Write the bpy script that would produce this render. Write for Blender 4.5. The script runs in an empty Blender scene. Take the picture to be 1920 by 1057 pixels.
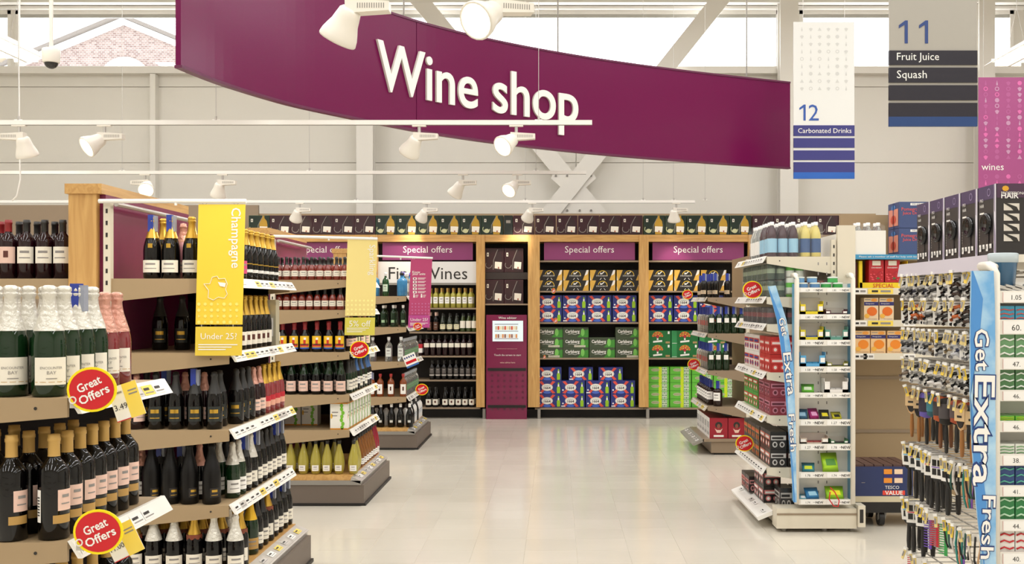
import bpy, math, random
from mathutils import Vector, Matrix
random.seed(7)
C = bpy.context.scene.collection
SC = bpy.context.scene
F = 2030.0; CX = 1042.0; CY = 568.0; EYE = 1.6
PI = math.pi

# ------------------------------------------------------------------ camera, world, lights, exposure
cam = bpy.data.cameras.new('camera'); cam.lens = 36*F/1920; cam.sensor_width = 36
cam.shift_x = -(CX-960)/1920; cam.shift_y = (CY-528.5)/1920; cam.clip_end = 200
co = bpy.data.objects.new('camera', cam); C.objects.link(co)
co.location = (0, 0, EYE); co.rotation_euler = (PI/2, 0, 0); SC.camera = co
SC.view_settings.view_transform = 'Standard'; SC.view_settings.look = 'None'
SC.view_settings.gamma = 1; SC.view_settings.use_curve_mapping = False
SC.view_settings.exposure = 0.2
w = bpy.data.worlds.new('sky'); SC.world = w; w.use_nodes = True
w.node_tree.nodes['Background'].inputs[0].default_value = (0.95, 0.97, 1, 1)
w.node_tree.nodes['Background'].inputs[1].default_value = 5.0
def area(x, y, z, sx, sy, e, col=(.98, .985, 1)):
    l = bpy.data.lights.new('ceiling_light', 'AREA'); l.shape = 'RECTANGLE'; l.size = sx; l.size_y = sy; l.energy = e; l.color = col
    o = bpy.data.objects.new('ceiling_strip_light', l); C.objects.link(o); o.location = (x, y, z); return o
LIGHT_E = 60
for ax in (-7.5, -4.6, -1.6, 1.5, 4.4, 7.2):
    for ay in (-1.5, 3.2, 7.9, 12.6):
        area(ax, ay, 6.2, .35, 3.6, LIGHT_E)

# ------------------------------------------------------------------ materials
def lin(c):
    return tuple(((x/255)/12.92 if x/255 <= .04045 else ((x/255+.055)/1.055)**2.4) for x in c)
def hx(h): return tuple(int(h[i:i+2], 16) for i in (0, 2, 4))
_m = {}
def M(h, rough=.5, metal=0, emit=0, trans=0, spec=.5, noise=0, nscale=8, coat=0, bump=0, key=None):
    k = (h, rough, metal, emit, trans, spec, noise, nscale, coat, bump, key)
    if k in _m: return _m[k]
    m = bpy.data.materials.new('mat_'+(key or h)); m.use_nodes = True; nt = m.node_tree
    b = nt.nodes['Principled BSDF']; c = lin(hx(h))
    b.inputs['Base Color'].default_value = (*c, 1); b.inputs['Roughness'].default_value = rough
    b.inputs['Metallic'].default_value = metal; b.inputs['Specular IOR Level'].default_value = spec
    b.inputs['Transmission Weight'].default_value = trans; b.inputs['Coat Weight'].default_value = coat
    if emit:
        b.inputs['Emission Color'].default_value = (*c, 1); b.inputs['Emission Strength'].default_value = emit
    if noise or bump:
        tc = nt.nodes.new('ShaderNodeTexCoord'); n = nt.nodes.new('ShaderNodeTexNoise'); n.inputs['Scale'].default_value = nscale
        n.inputs['Detail'].default_value = 4
        nt.links.new(tc.outputs['Object'], n.inputs['Vector'])
        if noise:
            mx = nt.nodes.new('ShaderNodeMix'); mx.data_type = 'RGBA'
            mx.inputs[6].default_value = (*[x*(1-noise) for x in c], 1); mx.inputs[7].default_value = (*[min(1, x*(1+noise)) for x in c], 1)
            nt.links.new(n.outputs['Fac'], mx.inputs[0]); nt.links.new(mx.outputs[2], b.inputs['Base Color'])
        if bump:
            bp = nt.nodes.new('ShaderNodeBump'); bp.inputs['Strength'].default_value = bump; bp.inputs['Distance'].default_value = .01
            nt.links.new(n.outputs['Fac'], bp.inputs['Height']); nt.links.new(bp.outputs['Normal'], b.inputs['Normal'])
    _m[k] = m; return m
def wood_mat(name, a, b_, scale=(14, 14, 1.2)):
    m = bpy.data.materials.new(name); m.use_nodes = True; nt = m.node_tree; b = nt.nodes['Principled BSDF']
    b.inputs['Roughness'].default_value = .45
    tc = nt.nodes.new('ShaderNodeTexCoord'); mp = nt.nodes.new('ShaderNodeMapping'); mp.inputs['Scale'].default_value = scale
    n = nt.nodes.new('ShaderNodeTexNoise'); n.inputs['Scale'].default_value = 2.2; n.inputs['Detail'].default_value = 6; n.inputs['Distortion'].default_value = 1.2
    r = nt.nodes.new('ShaderNodeValToRGB'); r.color_ramp.elements[0].position = .3; r.color_ramp.elements[1].position = .7
    r.color_ramp.elements[0].color = (*lin(hx(a)), 1); r.color_ramp.elements[1].color = (*lin(hx(b_)), 1)
    nt.links.new(tc.outputs['Object'], mp.inputs[0]); nt.links.new(mp.outputs[0], n.inputs['Vector'])
    nt.links.new(n.outputs['Fac'], r.inputs[0]); nt.links.new(r.outputs[0], b.inputs['Base Color']); return m
WOODV = wood_mat('oak_upright', 'B98A4C', 'D6AA68')
WOODH = wood_mat('oak_beam', 'B98A4C', 'D6AA68', (1.2, 14, 14))
WOODY = wood_mat('oak_long', 'B98A4C', 'D6AA68', (14, 1.2, 14))
TAUPE = M('A68E6C', .45, key='taupe_steel'); TAUPE2 = M('93806A', .4, key='taupe_steel_dark')
CREAM = M('EAE6DD', .5, key='cream_paint'); WALL = M('E8E4DA', .6, noise=.03, nscale=.6, key='wall_cladding')
CREAM2 = M('DDD4C0', .4, key='cream_steel')
WHITE = M('F2EFE8', .4, key='white'); BLACK = M('15110F', .5, key='black'); DARK = M('241C19', .6, key='dark_back')
GREY = M('8D8880', .4, key='grey'); SILVER = M('C8C5C0', .3, metal=.6, key='silver'); PLINTH = M('6B5F55', .5, key='plinth')
PURPLE = M('8A3A6C', .4, key='header_purple'); MAGENTA = M('7B1F4B', .25, noise=.15, nscale=3, key='magenta_panel')
YEL = M('F2D34B', .5, key='yellow'); TICKY = M('F3D65A', .5, key='ticket_yellow'); RED = M('CC1420', .35, key='offer_red')
RINGY = M('FBE100', .4, key='ring_yellow'); INK = M('2A2622', .6, key='ink'); INKG = M('8F8A86', .6, key='ink_grey')
GOLD = M('C9A040', .3, metal=.7, key='gold_foil'); GOLDM = M('C8A058', .45, metal=.2, key='tan_gold')
FOILW = M('D9D5CA', .28, metal=.35, bump=.6, nscale=60, key='white_foil'); FOILP = M('D29A88', .28, metal=.4, bump=.6, nscale=60, key='pink_foil')
FOILB = M('22201E', .35, key='black_foil'); FOILR = M('8E1F22', .4, key='red_foil'); FOILG = M('262523', .4, key='grey_foil')
GREENG = M('0E2A12', .05, spec=.5, key='green_glass'); DARKG = M('070505', .05, spec=.4, key='dark_glass')
MATTEB = M('0E0C0B', .38, spec=.25, key='matte_black_glass'); ROSEG = M('7A1C22', .07, spec=.8, coat=.4, key='rose_glass')
AMBERG = M('A04418', .08, spec=.7, coat=.4, key='amber_glass'); ROSEL = M('7A2418', .08, spec=.7, coat=.4, key='light_rose_glass')
YELG = M('C8BA50', .08, trans=.35, coat=.4, key='yellow_glass'); CLEARG = M('F1F4F2', .04, trans=.9, key='clear_glass')
BLUEG = M('3E8FC4', .15, trans=.2, key='blue_glass'); BROWNG = M('220C07', .07, spec=.45, key='brown_glass')
GRNG2 = M('164214', .07, spec=.5, key='mid_green_glass'); WHITEWINE = M('A8A040', .07, spec=.7, key='white_wine_glass')
REDW = M('20060C', .06, spec=.45, key='red_wine_glass'); RUBY = M('9A1A30', .07, trans=.2, key='ruby_glass')
LAB = M('EDE6D6', .6, key='label_cream'); LABW = M('F3F0EA', .6, key='label_white'); LABP = M('E8C4B4', .6, key='label_pink')
LABT = M('B8904E', .5, key='label_tan'); LABK = M('1F1A18', .5, key='label_black')
BLUET = M('2B3F9E', .35, key='tag_blue'); CLRT = M('B9BFD0', .2, trans=.4, key='tag_clear')
EMIT = M('FFF4DE', .3, emit=7, key='lamp_face'); TUBE = M('FFF8EA', .3, emit=9.0, key='tube_emit')
def img_glass():
    m = bpy.data.materials.new('window_glass'); m.use_nodes = True; nt = m.node_tree; nt.nodes.clear()
    o = nt.nodes.new('ShaderNodeOutputMaterial'); mx = nt.nodes.new('ShaderNodeMixShader'); mx.inputs[0].default_value = .06
    t = nt.nodes.new('ShaderNodeBsdfTransparent'); g = nt.nodes.new('ShaderNodeBsdfGlossy'); g.inputs['Roughness'].default_value = .02
    nt.links.new(t.outputs[0], mx.inputs[1]); nt.links.new(g.outputs[0], mx.inputs[2]); nt.links.new(mx.outputs[0], o.inputs[0]); return m
PANE = img_glass()
def film_mat():
    m = bpy.data.materials.new('shrink_film'); m.use_nodes = True; nt = m.node_tree; nt.nodes.clear()
    o = nt.nodes.new('ShaderNodeOutputMaterial'); mx = nt.nodes.new('ShaderNodeMixShader'); mx.inputs[0].default_value = .07
    t = nt.nodes.new('ShaderNodeBsdfTransparent'); g = nt.nodes.new('ShaderNodeBsdfPrincipled')
    g.inputs['Base Color'].default_value = (.85, .88, .9, 1); g.inputs['Roughness'].default_value = .15
    n = nt.nodes.new('ShaderNodeTexNoise'); n.inputs['Scale'].default_value = 25; bp = nt.nodes.new('ShaderNodeBump'); bp.inputs['Strength'].default_value = .6
    nt.links.new(n.outputs['Fac'], bp.inputs['Height']); nt.links.new(bp.outputs['Normal'], g.inputs['Normal'])
    nt.links.new(t.outputs[0], mx.inputs[1]); nt.links.new(g.outputs[0], mx.inputs[2]); nt.links.new(mx.outputs[0], o.inputs[0]); return m
FILM = film_mat()

# ------------------------------------------------------------------ helpers
def P(px, py, s): return Vector(((px-CX)/s, F/s, EYE-(py-CY)/s))
def X(px, s): return (px-CX)/s
def Z(py, s): return EYE-(py-CY)/s
_txt = {}
def textdata(s, bold=0.0, res=2):
    k = (s, bold, res)
    if k in _txt: return _txt[k]
    cu = bpy.data.curves.new('t', 'FONT'); cu.body = s; cu.resolution_u = res; cu.fill_mode = 'FRONT'; cu.offset = bold
    ob = bpy.data.objects.new('t', cu); C.objects.link(ob)
    dg = bpy.context.evaluated_depsgraph_get(); dg.update()
    me = bpy.data.meshes.new_from_object(ob.evaluated_get(dg))
    vs = [(v.co.x, v.co.y) for v in me.vertices]; fs = [tuple(p.vertices) for p in me.polygons]
    bpy.data.objects.remove(ob); bpy.data.meshes.remove(me); bpy.data.curves.remove(cu)
    x0 = min(v[0] for v in vs); x1 = max(v[0] for v in vs); y0 = min(v[1] for v in vs); y1 = max(v[1] for v in vs)
    _txt[k] = (vs, fs, x0, x1, y0, y1); return _txt[k]
class MB:
    def __init__(s): s.v = []; s.f = []; s.m = []; s.sm = []; s.mats = []; s.T = None
    def mi(s, m):
        if m not in s.mats: s.mats.append(m)
        return s.mats.index(m)
    def add(s, vs, fs, mat, smooth=False):
        o = len(s.v)
        for p in vs: s.v.append(tuple(s.T @ Vector(p)) if s.T else tuple(p))
        i = s.mi(mat)
        for f in fs: s.f.append(tuple(o+a for a in f)); s.m.append(i); s.sm.append(smooth)
        return s
    def box(s, x0, x1, y0, y1, z0, z1, mat):
        if x0 > x1: x0, x1 = x1, x0
        if y0 > y1: y0, y1 = y1, y0
        if z0 > z1: z0, z1 = z1, z0
        vs = [(x, y, z) for z in (z0, z1) for y in (y0, y1) for x in (x0, x1)]
        return s.add(vs, [(0, 2, 3, 1), (4, 5, 7, 6), (0, 1, 5, 4), (1, 3, 7, 5), (3, 2, 6, 7), (2, 0, 4, 6)], mat)
    def quad(s, a, b, c, d, mat): return s.add([a, b, c, d], [(0, 1, 2, 3)], mat)
    def ngon(s, pts, mat): return s.add(pts, [tuple(range(len(pts)))], mat)
    def fq(s, x0, x1, z0, z1, y, mat):   # quad facing -Y
        return s.quad((x0, y, z0), (x1, y, z0), (x1, y, z1), (x0, y, z1), mat)
    def prism(s, pts, vec, mat, smooth=False):
        n = len(pts); vec = Vector(vec); a = [Vector(p) for p in pts]; b = [p+vec for p in a]
        fs = [tuple(range(n))[::-1], tuple(range(n, 2*n))]+[(i, (i+1) % n, n+(i+1) % n, n+i) for i in range(n)]
        return s.add(a+b, fs, mat, smooth)
    def tube(s, p, q, r, mat, n=8, r2=None, smooth=True):
        p = Vector(p); q = Vector(q); d = (q-p).normalized(); r2 = r if r2 is None else r2
        u = d.orthogonal().normalized(); v = d.cross(u); vs = []
        for c, rr in ((p, r), (q, r2)):
            for i in range(n):
                a = 2*PI*i/n; vs.append(c+(u*math.cos(a)+v*math.sin(a))*rr)
        s.add(vs, [(i, (i+1) % n, n+(i+1) % n, n+i) for i in range(n)], mat, smooth)
        return s.add(vs, [tuple(range(n))[::-1], tuple(range(n, 2*n))], mat)
    def path(s, pts, r, mat, n=6):
        pts = [Vector(p) for p in pts]; vs = []
        for k, p in enumerate(pts):
            d = (pts[min(k+1, len(pts)-1)]-pts[max(k-1, 0)]).normalized()
            ref = Vector((0, 1, 0)) if abs(d.y) < .8 else Vector((1, 0, 0))
            u = d.cross(ref).normalized(); v = d.cross(u)
            for i in range(n): a = 2*PI*i/n; vs.append(p+(u*math.cos(a)+v*math.sin(a))*r)
        fs = [(k*n+i, k*n+(i+1) % n, (k+1)*n+(i+1) % n, (k+1)*n+i) for k in range(len(pts)-1) for i in range(n)]
        fs += [tuple(range(n))[::-1], tuple(range((len(pts)-1)*n, len(pts)*n))]
        return s.add(vs, fs, mat, True)
    def lathe(s, prof, mat, n=14, flat=False):
        vs = []; idx = []
        for r, z in prof:
            if r < 1e-5: idx.append([len(vs)]); vs.append((0, 0, z))
            else:
                idx.append(list(range(len(vs), len(vs)+n)))
                vs += [(r*math.cos(2*PI*i/n), r*math.sin(2*PI*i/n), z) for i in range(n)]
        fs = []
        for a, b in zip(idx, idx[1:]):
            for i in range(n):
                j = (i+1) % n
                if len(a) == 1 and len(b) == 1: continue
                if len(a) == 1: fs.append((a[0], b[j], b[i]))
                elif len(b) == 1: fs.append((a[i], a[j], b[0]))
                else: fs.append((a[i], a[j], b[j], b[i]))
        return s.add(vs, fs, mat, not flat)
    def arc(s, r, z0, z1, ang, span, mat, n=6):   # label patch, ang measured from -Y
        vs = []
        for i in range(n+1):
            a = -PI/2+ang+span*(i/n-.5)
            vs += [(r*math.cos(a), r*math.sin(a), z0), (r*math.cos(a), r*math.sin(a), z1)]
        return s.add(vs, [(2*i, 2*i+2, 2*i+3, 2*i+1) for i in range(n)], mat, True)
    def disc(s, c, r, mat, n=16, rx=None, u=(1, 0, 0), v=(0, 0, 1), a0=0, a1=2*PI):
        c = Vector(c); u = Vector(u); v = Vector(v); rx = rx or r; full = abs(a1-a0-2*PI) < 1e-6
        k = n if full else n+1
        return s.ngon([c+u*math.cos(a0+(a1-a0)*i/n)*rx+v*math.sin(a0+(a1-a0)*i/n)*r for i in range(k)], mat)
    def ring(s, c, r0, r1, mat, n=16, a0=0, a1=2*PI, u=(1, 0, 0), v=(0, 0, 1)):
        c = Vector(c); u = Vector(u); v = Vector(v); vs = []
        for i in range(n+1):
            a = a0+(a1-a0)*i/n; d = u*math.cos(a)+v*math.sin(a); vs += [c+d*r0, c+d*r1]
        return s.add(vs, [(2*i, 2*i+2, 2*i+3, 2*i+1) for i in range(n)], mat)
    def text(s, t, o, mat, h=None, w=None, u=(1, 0, 0), v=(0, 0, 1), align='c', bold=0, rot=0, fmap=None, depth=0):
        vs, fs, x0, x1, y0, y1 = textdata(t, bold); o = Vector(o); u = Vector(u); v = Vector(v)
        sy = h/(y1-y0) if h else w/(x1-x0); sx = w/(x1-x0) if w else sy
        cx = {'c': (x0+x1)/2, 'l': x0, 'r': x1}[align]; cy = (y0+y1)/2
        cr, sr = math.cos(rot), math.sin(rot); out = []
        for a, b in vs:
            a = (a-cx)*sx; b = (b-cy)*sy; a, b = a*cr-b*sr, a*sr+b*cr
            out.append(fmap(a, b) if fmap else o+u*a+v*b)
        return s.add(out, fs, mat)
    def mesh(s, name):
        me = bpy.data.meshes.new(name); me.from_pydata(s.v, [], s.f)
        for m in s.mats: me.materials.append(m)
        me.polygons.foreach_set('material_index', s.m); me.polygons.foreach_set('use_smooth', s.sm); me.update(); return me
    def obj(s, name, parent=None, **kw): return O(name, s.mesh(name), parent, **kw)
labels_seen = {}
def O(name, mesh=None, parent=None, loc=None, rz=0, label=None, cat=None, group=None, kind=None):
    o = bpy.data.objects.new(name, mesh); C.objects.link(o)
    if parent: o.parent = parent
    if loc is not None: o.location = loc
    if rz: o.rotation_euler = (0, 0, rz)
    if label:
        o['label'] = label
        if not parent: labels_seen.setdefault(label, []).append(name)
    if cat: o['category'] = cat
    if group: o['group'] = group
    if kind: o['kind'] = kind
    return o
class K: pass
def kind(name, mesh, kids, cat): k = K(); k.name = name; k.mesh = mesh; k.kids = kids; k.cat = cat; return k
def put(k, loc, label, group=None, rz=0):
    o = O(k.name, k.mesh, None, loc, rz, label, k.cat, group)
    for n, me in k.kids: O(n, me, o)
    return o
ORD = ['first', 'second', 'third', 'fourth', 'fifth', 'sixth', 'seventh', 'eighth', 'ninth', 'tenth', 'eleventh', 'twelfth', 'thirteenth',
       'fourteenth', 'fifteenth', 'sixteenth', 'seventeenth', 'eighteenth', 'nineteenth', 'twentieth']

# ------------------------------------------------------------------ setting
def floor_mat():
    m = bpy.data.materials.new('floor_vinyl'); m.use_nodes = True; nt = m.node_tree; b = nt.nodes['Principled BSDF']
    b.inputs['Roughness'].default_value = .16; b.inputs['Specular IOR Level'].default_value = .55
    g = nt.nodes.new('ShaderNodeNewGeometry'); n = nt.nodes.new('ShaderNodeTexNoise'); n.inputs['Scale'].default_value = 1.6; n.inputs['Detail'].default_value = 8
    oi = nt.nodes.new('ShaderNodeObjectInfo'); ad = nt.nodes.new('ShaderNodeMath'); ad.operation = 'MULTIPLY_ADD'; ad.inputs[1].default_value = .35
    r = nt.nodes.new('ShaderNodeValToRGB'); r.color_ramp.elements[0].color = (*lin((206, 199, 184)), 1); r.color_ramp.elements[1].color = (*lin((220, 213, 199)), 1)
    nt.links.new(g.outputs['Position'], n.inputs['Vector']); nt.links.new(oi.outputs['Random'], ad.inputs[0]); nt.links.new(n.outputs['Fac'], ad.inputs[2])
    nt.links.new(ad.outputs[0], r.inputs[0]); nt.links.new(r.outputs[0], b.inputs['Base Color']); return m
FLOORM = floor_mat()
YW = 17.5; XL, XR, YB = -10.5, 10.0, -5.0
mb = MB(); mb.box(XL, XR, YB, YW+.3, -.12, -.002, FLOORM); floor = mb.obj('floor', kind='structure')
T = .335; tb = MB(); g_ = .0018
tb.add([(g_, g_, 0), (T-g_, g_, 0), (T-g_, T-g_, 0), (g_, T-g_, 0), (0, 0, -.004), (T, 0, -.004), (T, T, -.004), (0, T, -.004)],
       [(0, 1, 2, 3), (4, 5, 1, 0), (5, 6, 2, 1), (6, 7, 3, 2), (7, 4, 0, 3)], FLOORM)
tm = tb.mesh('tile')
for j in range(27):
    for i in range(11): O('tile', tm, floor, (.135+T*(i-5), 6.0+T*j, .0005))
mb = MB(); mb.box(XL, XR, YB, YW+.3, 7.0, 7.1, CREAM); mb.obj('ceiling', kind='structure')
mb = MB(); mb.box(XL-.2, XL, YB, YW+.3, 0, 7, WALL); mb.obj('wall_left', kind='structure')
mb = MB(); mb.box(XR, XR+.2, YB, YW+.3, 0, 7, WALL); mb.obj('wall_right', kind='structure')
mb = MB(); mb.box(XL, XR, YB-.2, YB, 0, 7, WALL); mb.obj('wall_front', kind='structure')
SW = F/YW  # scale at back wall = 116
zs0, zs1 = Z(128, SW), Z(20, SW)      # window sill, window head
mb = MB(); mb.box(XL, XR, YW+.03, YW+.2, 0, zs0, WALL); mb.box(XL, XR, YW, YW+.2, zs1, 7, CREAM)
mb.box(XL, X(-25, SW), YW, YW+.2, zs0, zs1, CREAM)
for a, b in ((22, 30), (668, 700), (1462, 1498)): mb.box(X(a, SW), X(b, SW), YW-.03, YW+.2, zs0, zs1, CREAM)
mb.box(X(1900, SW), XR, YW, YW+.2, zs0, zs1, CREAM)
wall = mb.obj('wall_back', kind='structure')
xs = [XL, X(-60, SW), X(287, SW), X(683, SW), X(1080, SW), X(1480, SW), X(1835, SW), XR]
zs = [0, 2.55, Z(305, SW), Z(163, SW), zs0]
for i in range(len(xs)-1):
    for j in range(len(zs)-1):
        pm = MB(); a, b, c, d = xs[i]+.006, xs[i+1]-.006, zs[j]+.006, zs[j+1]-.006
        pm.box(a, b, YW, YW+.03, c, d, WALL); pm.obj('wall_panel', wall)
mb = MB(); mb.box(XL, XR, YW-.16, YW+.05, Z(141, SW), Z(128, SW), CREAM); mb.obj('trim_1', kind='structure')
mb = MB(); mb.box(XL, XR, YW-.3, YW-.001, Z(14, SW), 6.99, CREAM); mb.box(XL, XR, YW-.36, YW-.3, Z(6, SW), Z(-2, SW), WHITE)
mb.box(XL, XR, YW-.12, YW, Z(20, SW), Z(15, SW), WHITE); mb.obj('trim_2', kind='structure')
def windowf(n, a, b):
    fr = MB(); t = .06
    for z0, z1, x0, x1 in ((zs0, zs0+t*.4, a, b), (zs1-t, zs1, a, b), (zs0, zs1, a, a+t), (zs0, zs1, b-t, b)):
        fr.box(x0, x1, YW-.02, YW+.14, z0, z1, WHITE)
    o = O('window_%d' % n, None, None, (0, 0, 0), kind='structure'); fr.obj('window_frame', o)
    g = MB(); g.box(a+t, b-t, YW+.05, YW+.06, zs0+t*.4, zs1-t, PANE); g.obj('pane', o)
    bl = MB(); bl.box(a+t, b-t, YW, YW+.03, Z(33, SW), zs1-t, M('B9B7AE', .6, key='blind')); bl.obj('blind', o)
windowf(1, X(30, SW), X(668, SW)); windowf(2, X(700, SW), X(1462, SW)); windowf(3, X(1498, SW), X(1900, SW)); windowf(4, X(-25, SW), X(22, SW))
# columns
for i, (a, b, top, y) in enumerate(((668, 699, 6.99, YW-.42), (1463, 1497, 6.99, YW-.42), (281, 291, Z(142, SW), YW-.16), (1836, 1866, 6.99, YW-.42))):
    s = F/y; mb = MB(); x0, x1 = X(a, s), X(b, s)
    if i == 2: mb.box(x0, x1, y, YW, 0, top, CREAM)
    else:
        mb.box(x0, x1, y, y+.03, 0, top, CREAM); mb.box(x0, x1, y+.2, y+.23, 0, top, CREAM); mb.box((x0+x1)/2-.015, (x0+x1)/2+.015, y+.03, y+.2, 0, top, CREAM)
        mb.box(x0, x1, y+.01, y+.22, 0, .3, CREAM)
    mb.obj('trim_%d' % (i+3), kind='structure')
# cross bracing
yb = YW-.3; sb = F/yb
br = O('cross_brace', None, None, (X(1080, sb), yb, 0), label='cream steel X shaped cross brace bolted flat against the back wall behind the purple sign', cat='brace')
def strap(p0, p1, wd, y):
    a = Vector(((p0[0]-1080)/sb, y-yb, Z(p0[1], sb))); b = Vector(((p1[0]-1080)/sb, y-yb, Z(p1[1], sb))); d = (b-a).normalized(); n = Vector((-d.z, 0, d.x))*wd/2
    m = MB(); m.prism([a-n, b-n, b+n, a+n], (0, -.045, 0), CREAM); return m
strap((1366, -20), (800, 690), .27, yb).obj('brace_arm', br)
strap((745, -50), (1360, 690), .27, yb+.05).obj('brace_arm', br)
m = MB(); c = Vector((-.04, .002, Z(360, sb)))
m.prism([c+Vector(p) for p in ((-.36, 0, .22), (-.32, 0, .31), (.32, 0, .31), (.36, 0, .22), (.12, 0, 0), (-.12, 0, 0))], (0, .02, 0), CREAM); m.obj('gusset_plate', br)
m = MB(); m.prism([c+Vector(p) for p in ((-.36, 0, -.25), (-.12, 0, -.001), (.12, 0, -.001), (.36, 0, -.25), (.32, 0, -.34), (-.32, 0, -.34))], (0, .02, 0), CREAM)
m.obj('gusset_plate', br)
m = MB()
for a, b in ((-.28, .26), (-.1, .26), (.1, .26), (.28, .26), (-.28, -.29), (-.1, -.29), (.1, -.29), (.28, -.29)):
    m.tube(c+Vector((a, 0, b)), c+Vector((a, -.02, b)), .018, GREY, 6)
o = m.obj('bolts', br); o['kind'] = 'stuff'
# house outside
def brick_mat():
    m = bpy.data.materials.new('brickwork'); m.use_nodes = True; nt = m.node_tree; b = nt.nodes['Principled BSDF']; b.inputs['Roughness'].default_value = .9
    t = nt.nodes.new('ShaderNodeTexBrick'); t.inputs['Color1'].default_value = (*lin((92, 74, 70)), 1); t.inputs['Color2'].default_value = (*lin((124, 108, 102)), 1)
    t.inputs['Mortar'].default_value = (*lin((150, 144, 138)), 1); t.inputs['Scale'].default_value = 3.6
    tc = nt.nodes.new('ShaderNodeTexCoord'); mp = nt.nodes.new('ShaderNodeMapping'); mp.inputs['Rotation'].default_value = (PI/2, 0, 0)
    nt.links.new(tc.outputs['Object'], mp.inputs[0]); nt.links.new(mp.outputs[0], t.inputs['Vector']); nt.links.new(t.outputs['Color'], b.inputs['Base Color']); return m
hs = 50.0; hy = F/hs; ax_, az = X(232, hs), Z(37, hs); hw = 7.5; sl = .41
h = O('brick_house', None, None, (ax_, hy, 0), label='pale brick gable end of a house seen through the window behind the dome camera', cat='house')
m = MB(); m.prism([(-hw, 0, 0), (hw, 0, 0), (hw, 0, az-hw*sl), (0, 0, az), (-hw, 0, az-hw*sl)], (0, 8, 0), brick_mat()); m.obj('gable_wall', h)
m = MB(); q = hw+.5
for sgn in (-1, 1):
    m.prism([(0, -.2, az+.02), (sgn*q, -.2, az+.02-q*sl), (sgn*q, -.2, az-.2-q*sl), (0, -.2, az-.2)], (0, .25, 0), WHITE)
m.obj('bargeboard', h)
m = MB()
for sgn in (-1, 1): m.prism([(0, -.35, az+.18), (sgn*q, -.35, az+.18-q*sl), (sgn*q, -.35, az+.04-q*sl), (0, -.35, az+.04)], (0, 8.5, 0), M('5E5852', .8, noise=.1, key='roof_tile'))
m.obj('roof', h)
m = MB(); cz = Z(150, hs); cxh = X(235, hs)-ax_
m.prism([(cxh+.95*math.cos(a), -.08, cz+.85*math.sin(a)) for a in [PI*i/14 for i in range(15)]], (0, .1, 0), WHITE); m.obj('arch_lintel', h)

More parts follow.
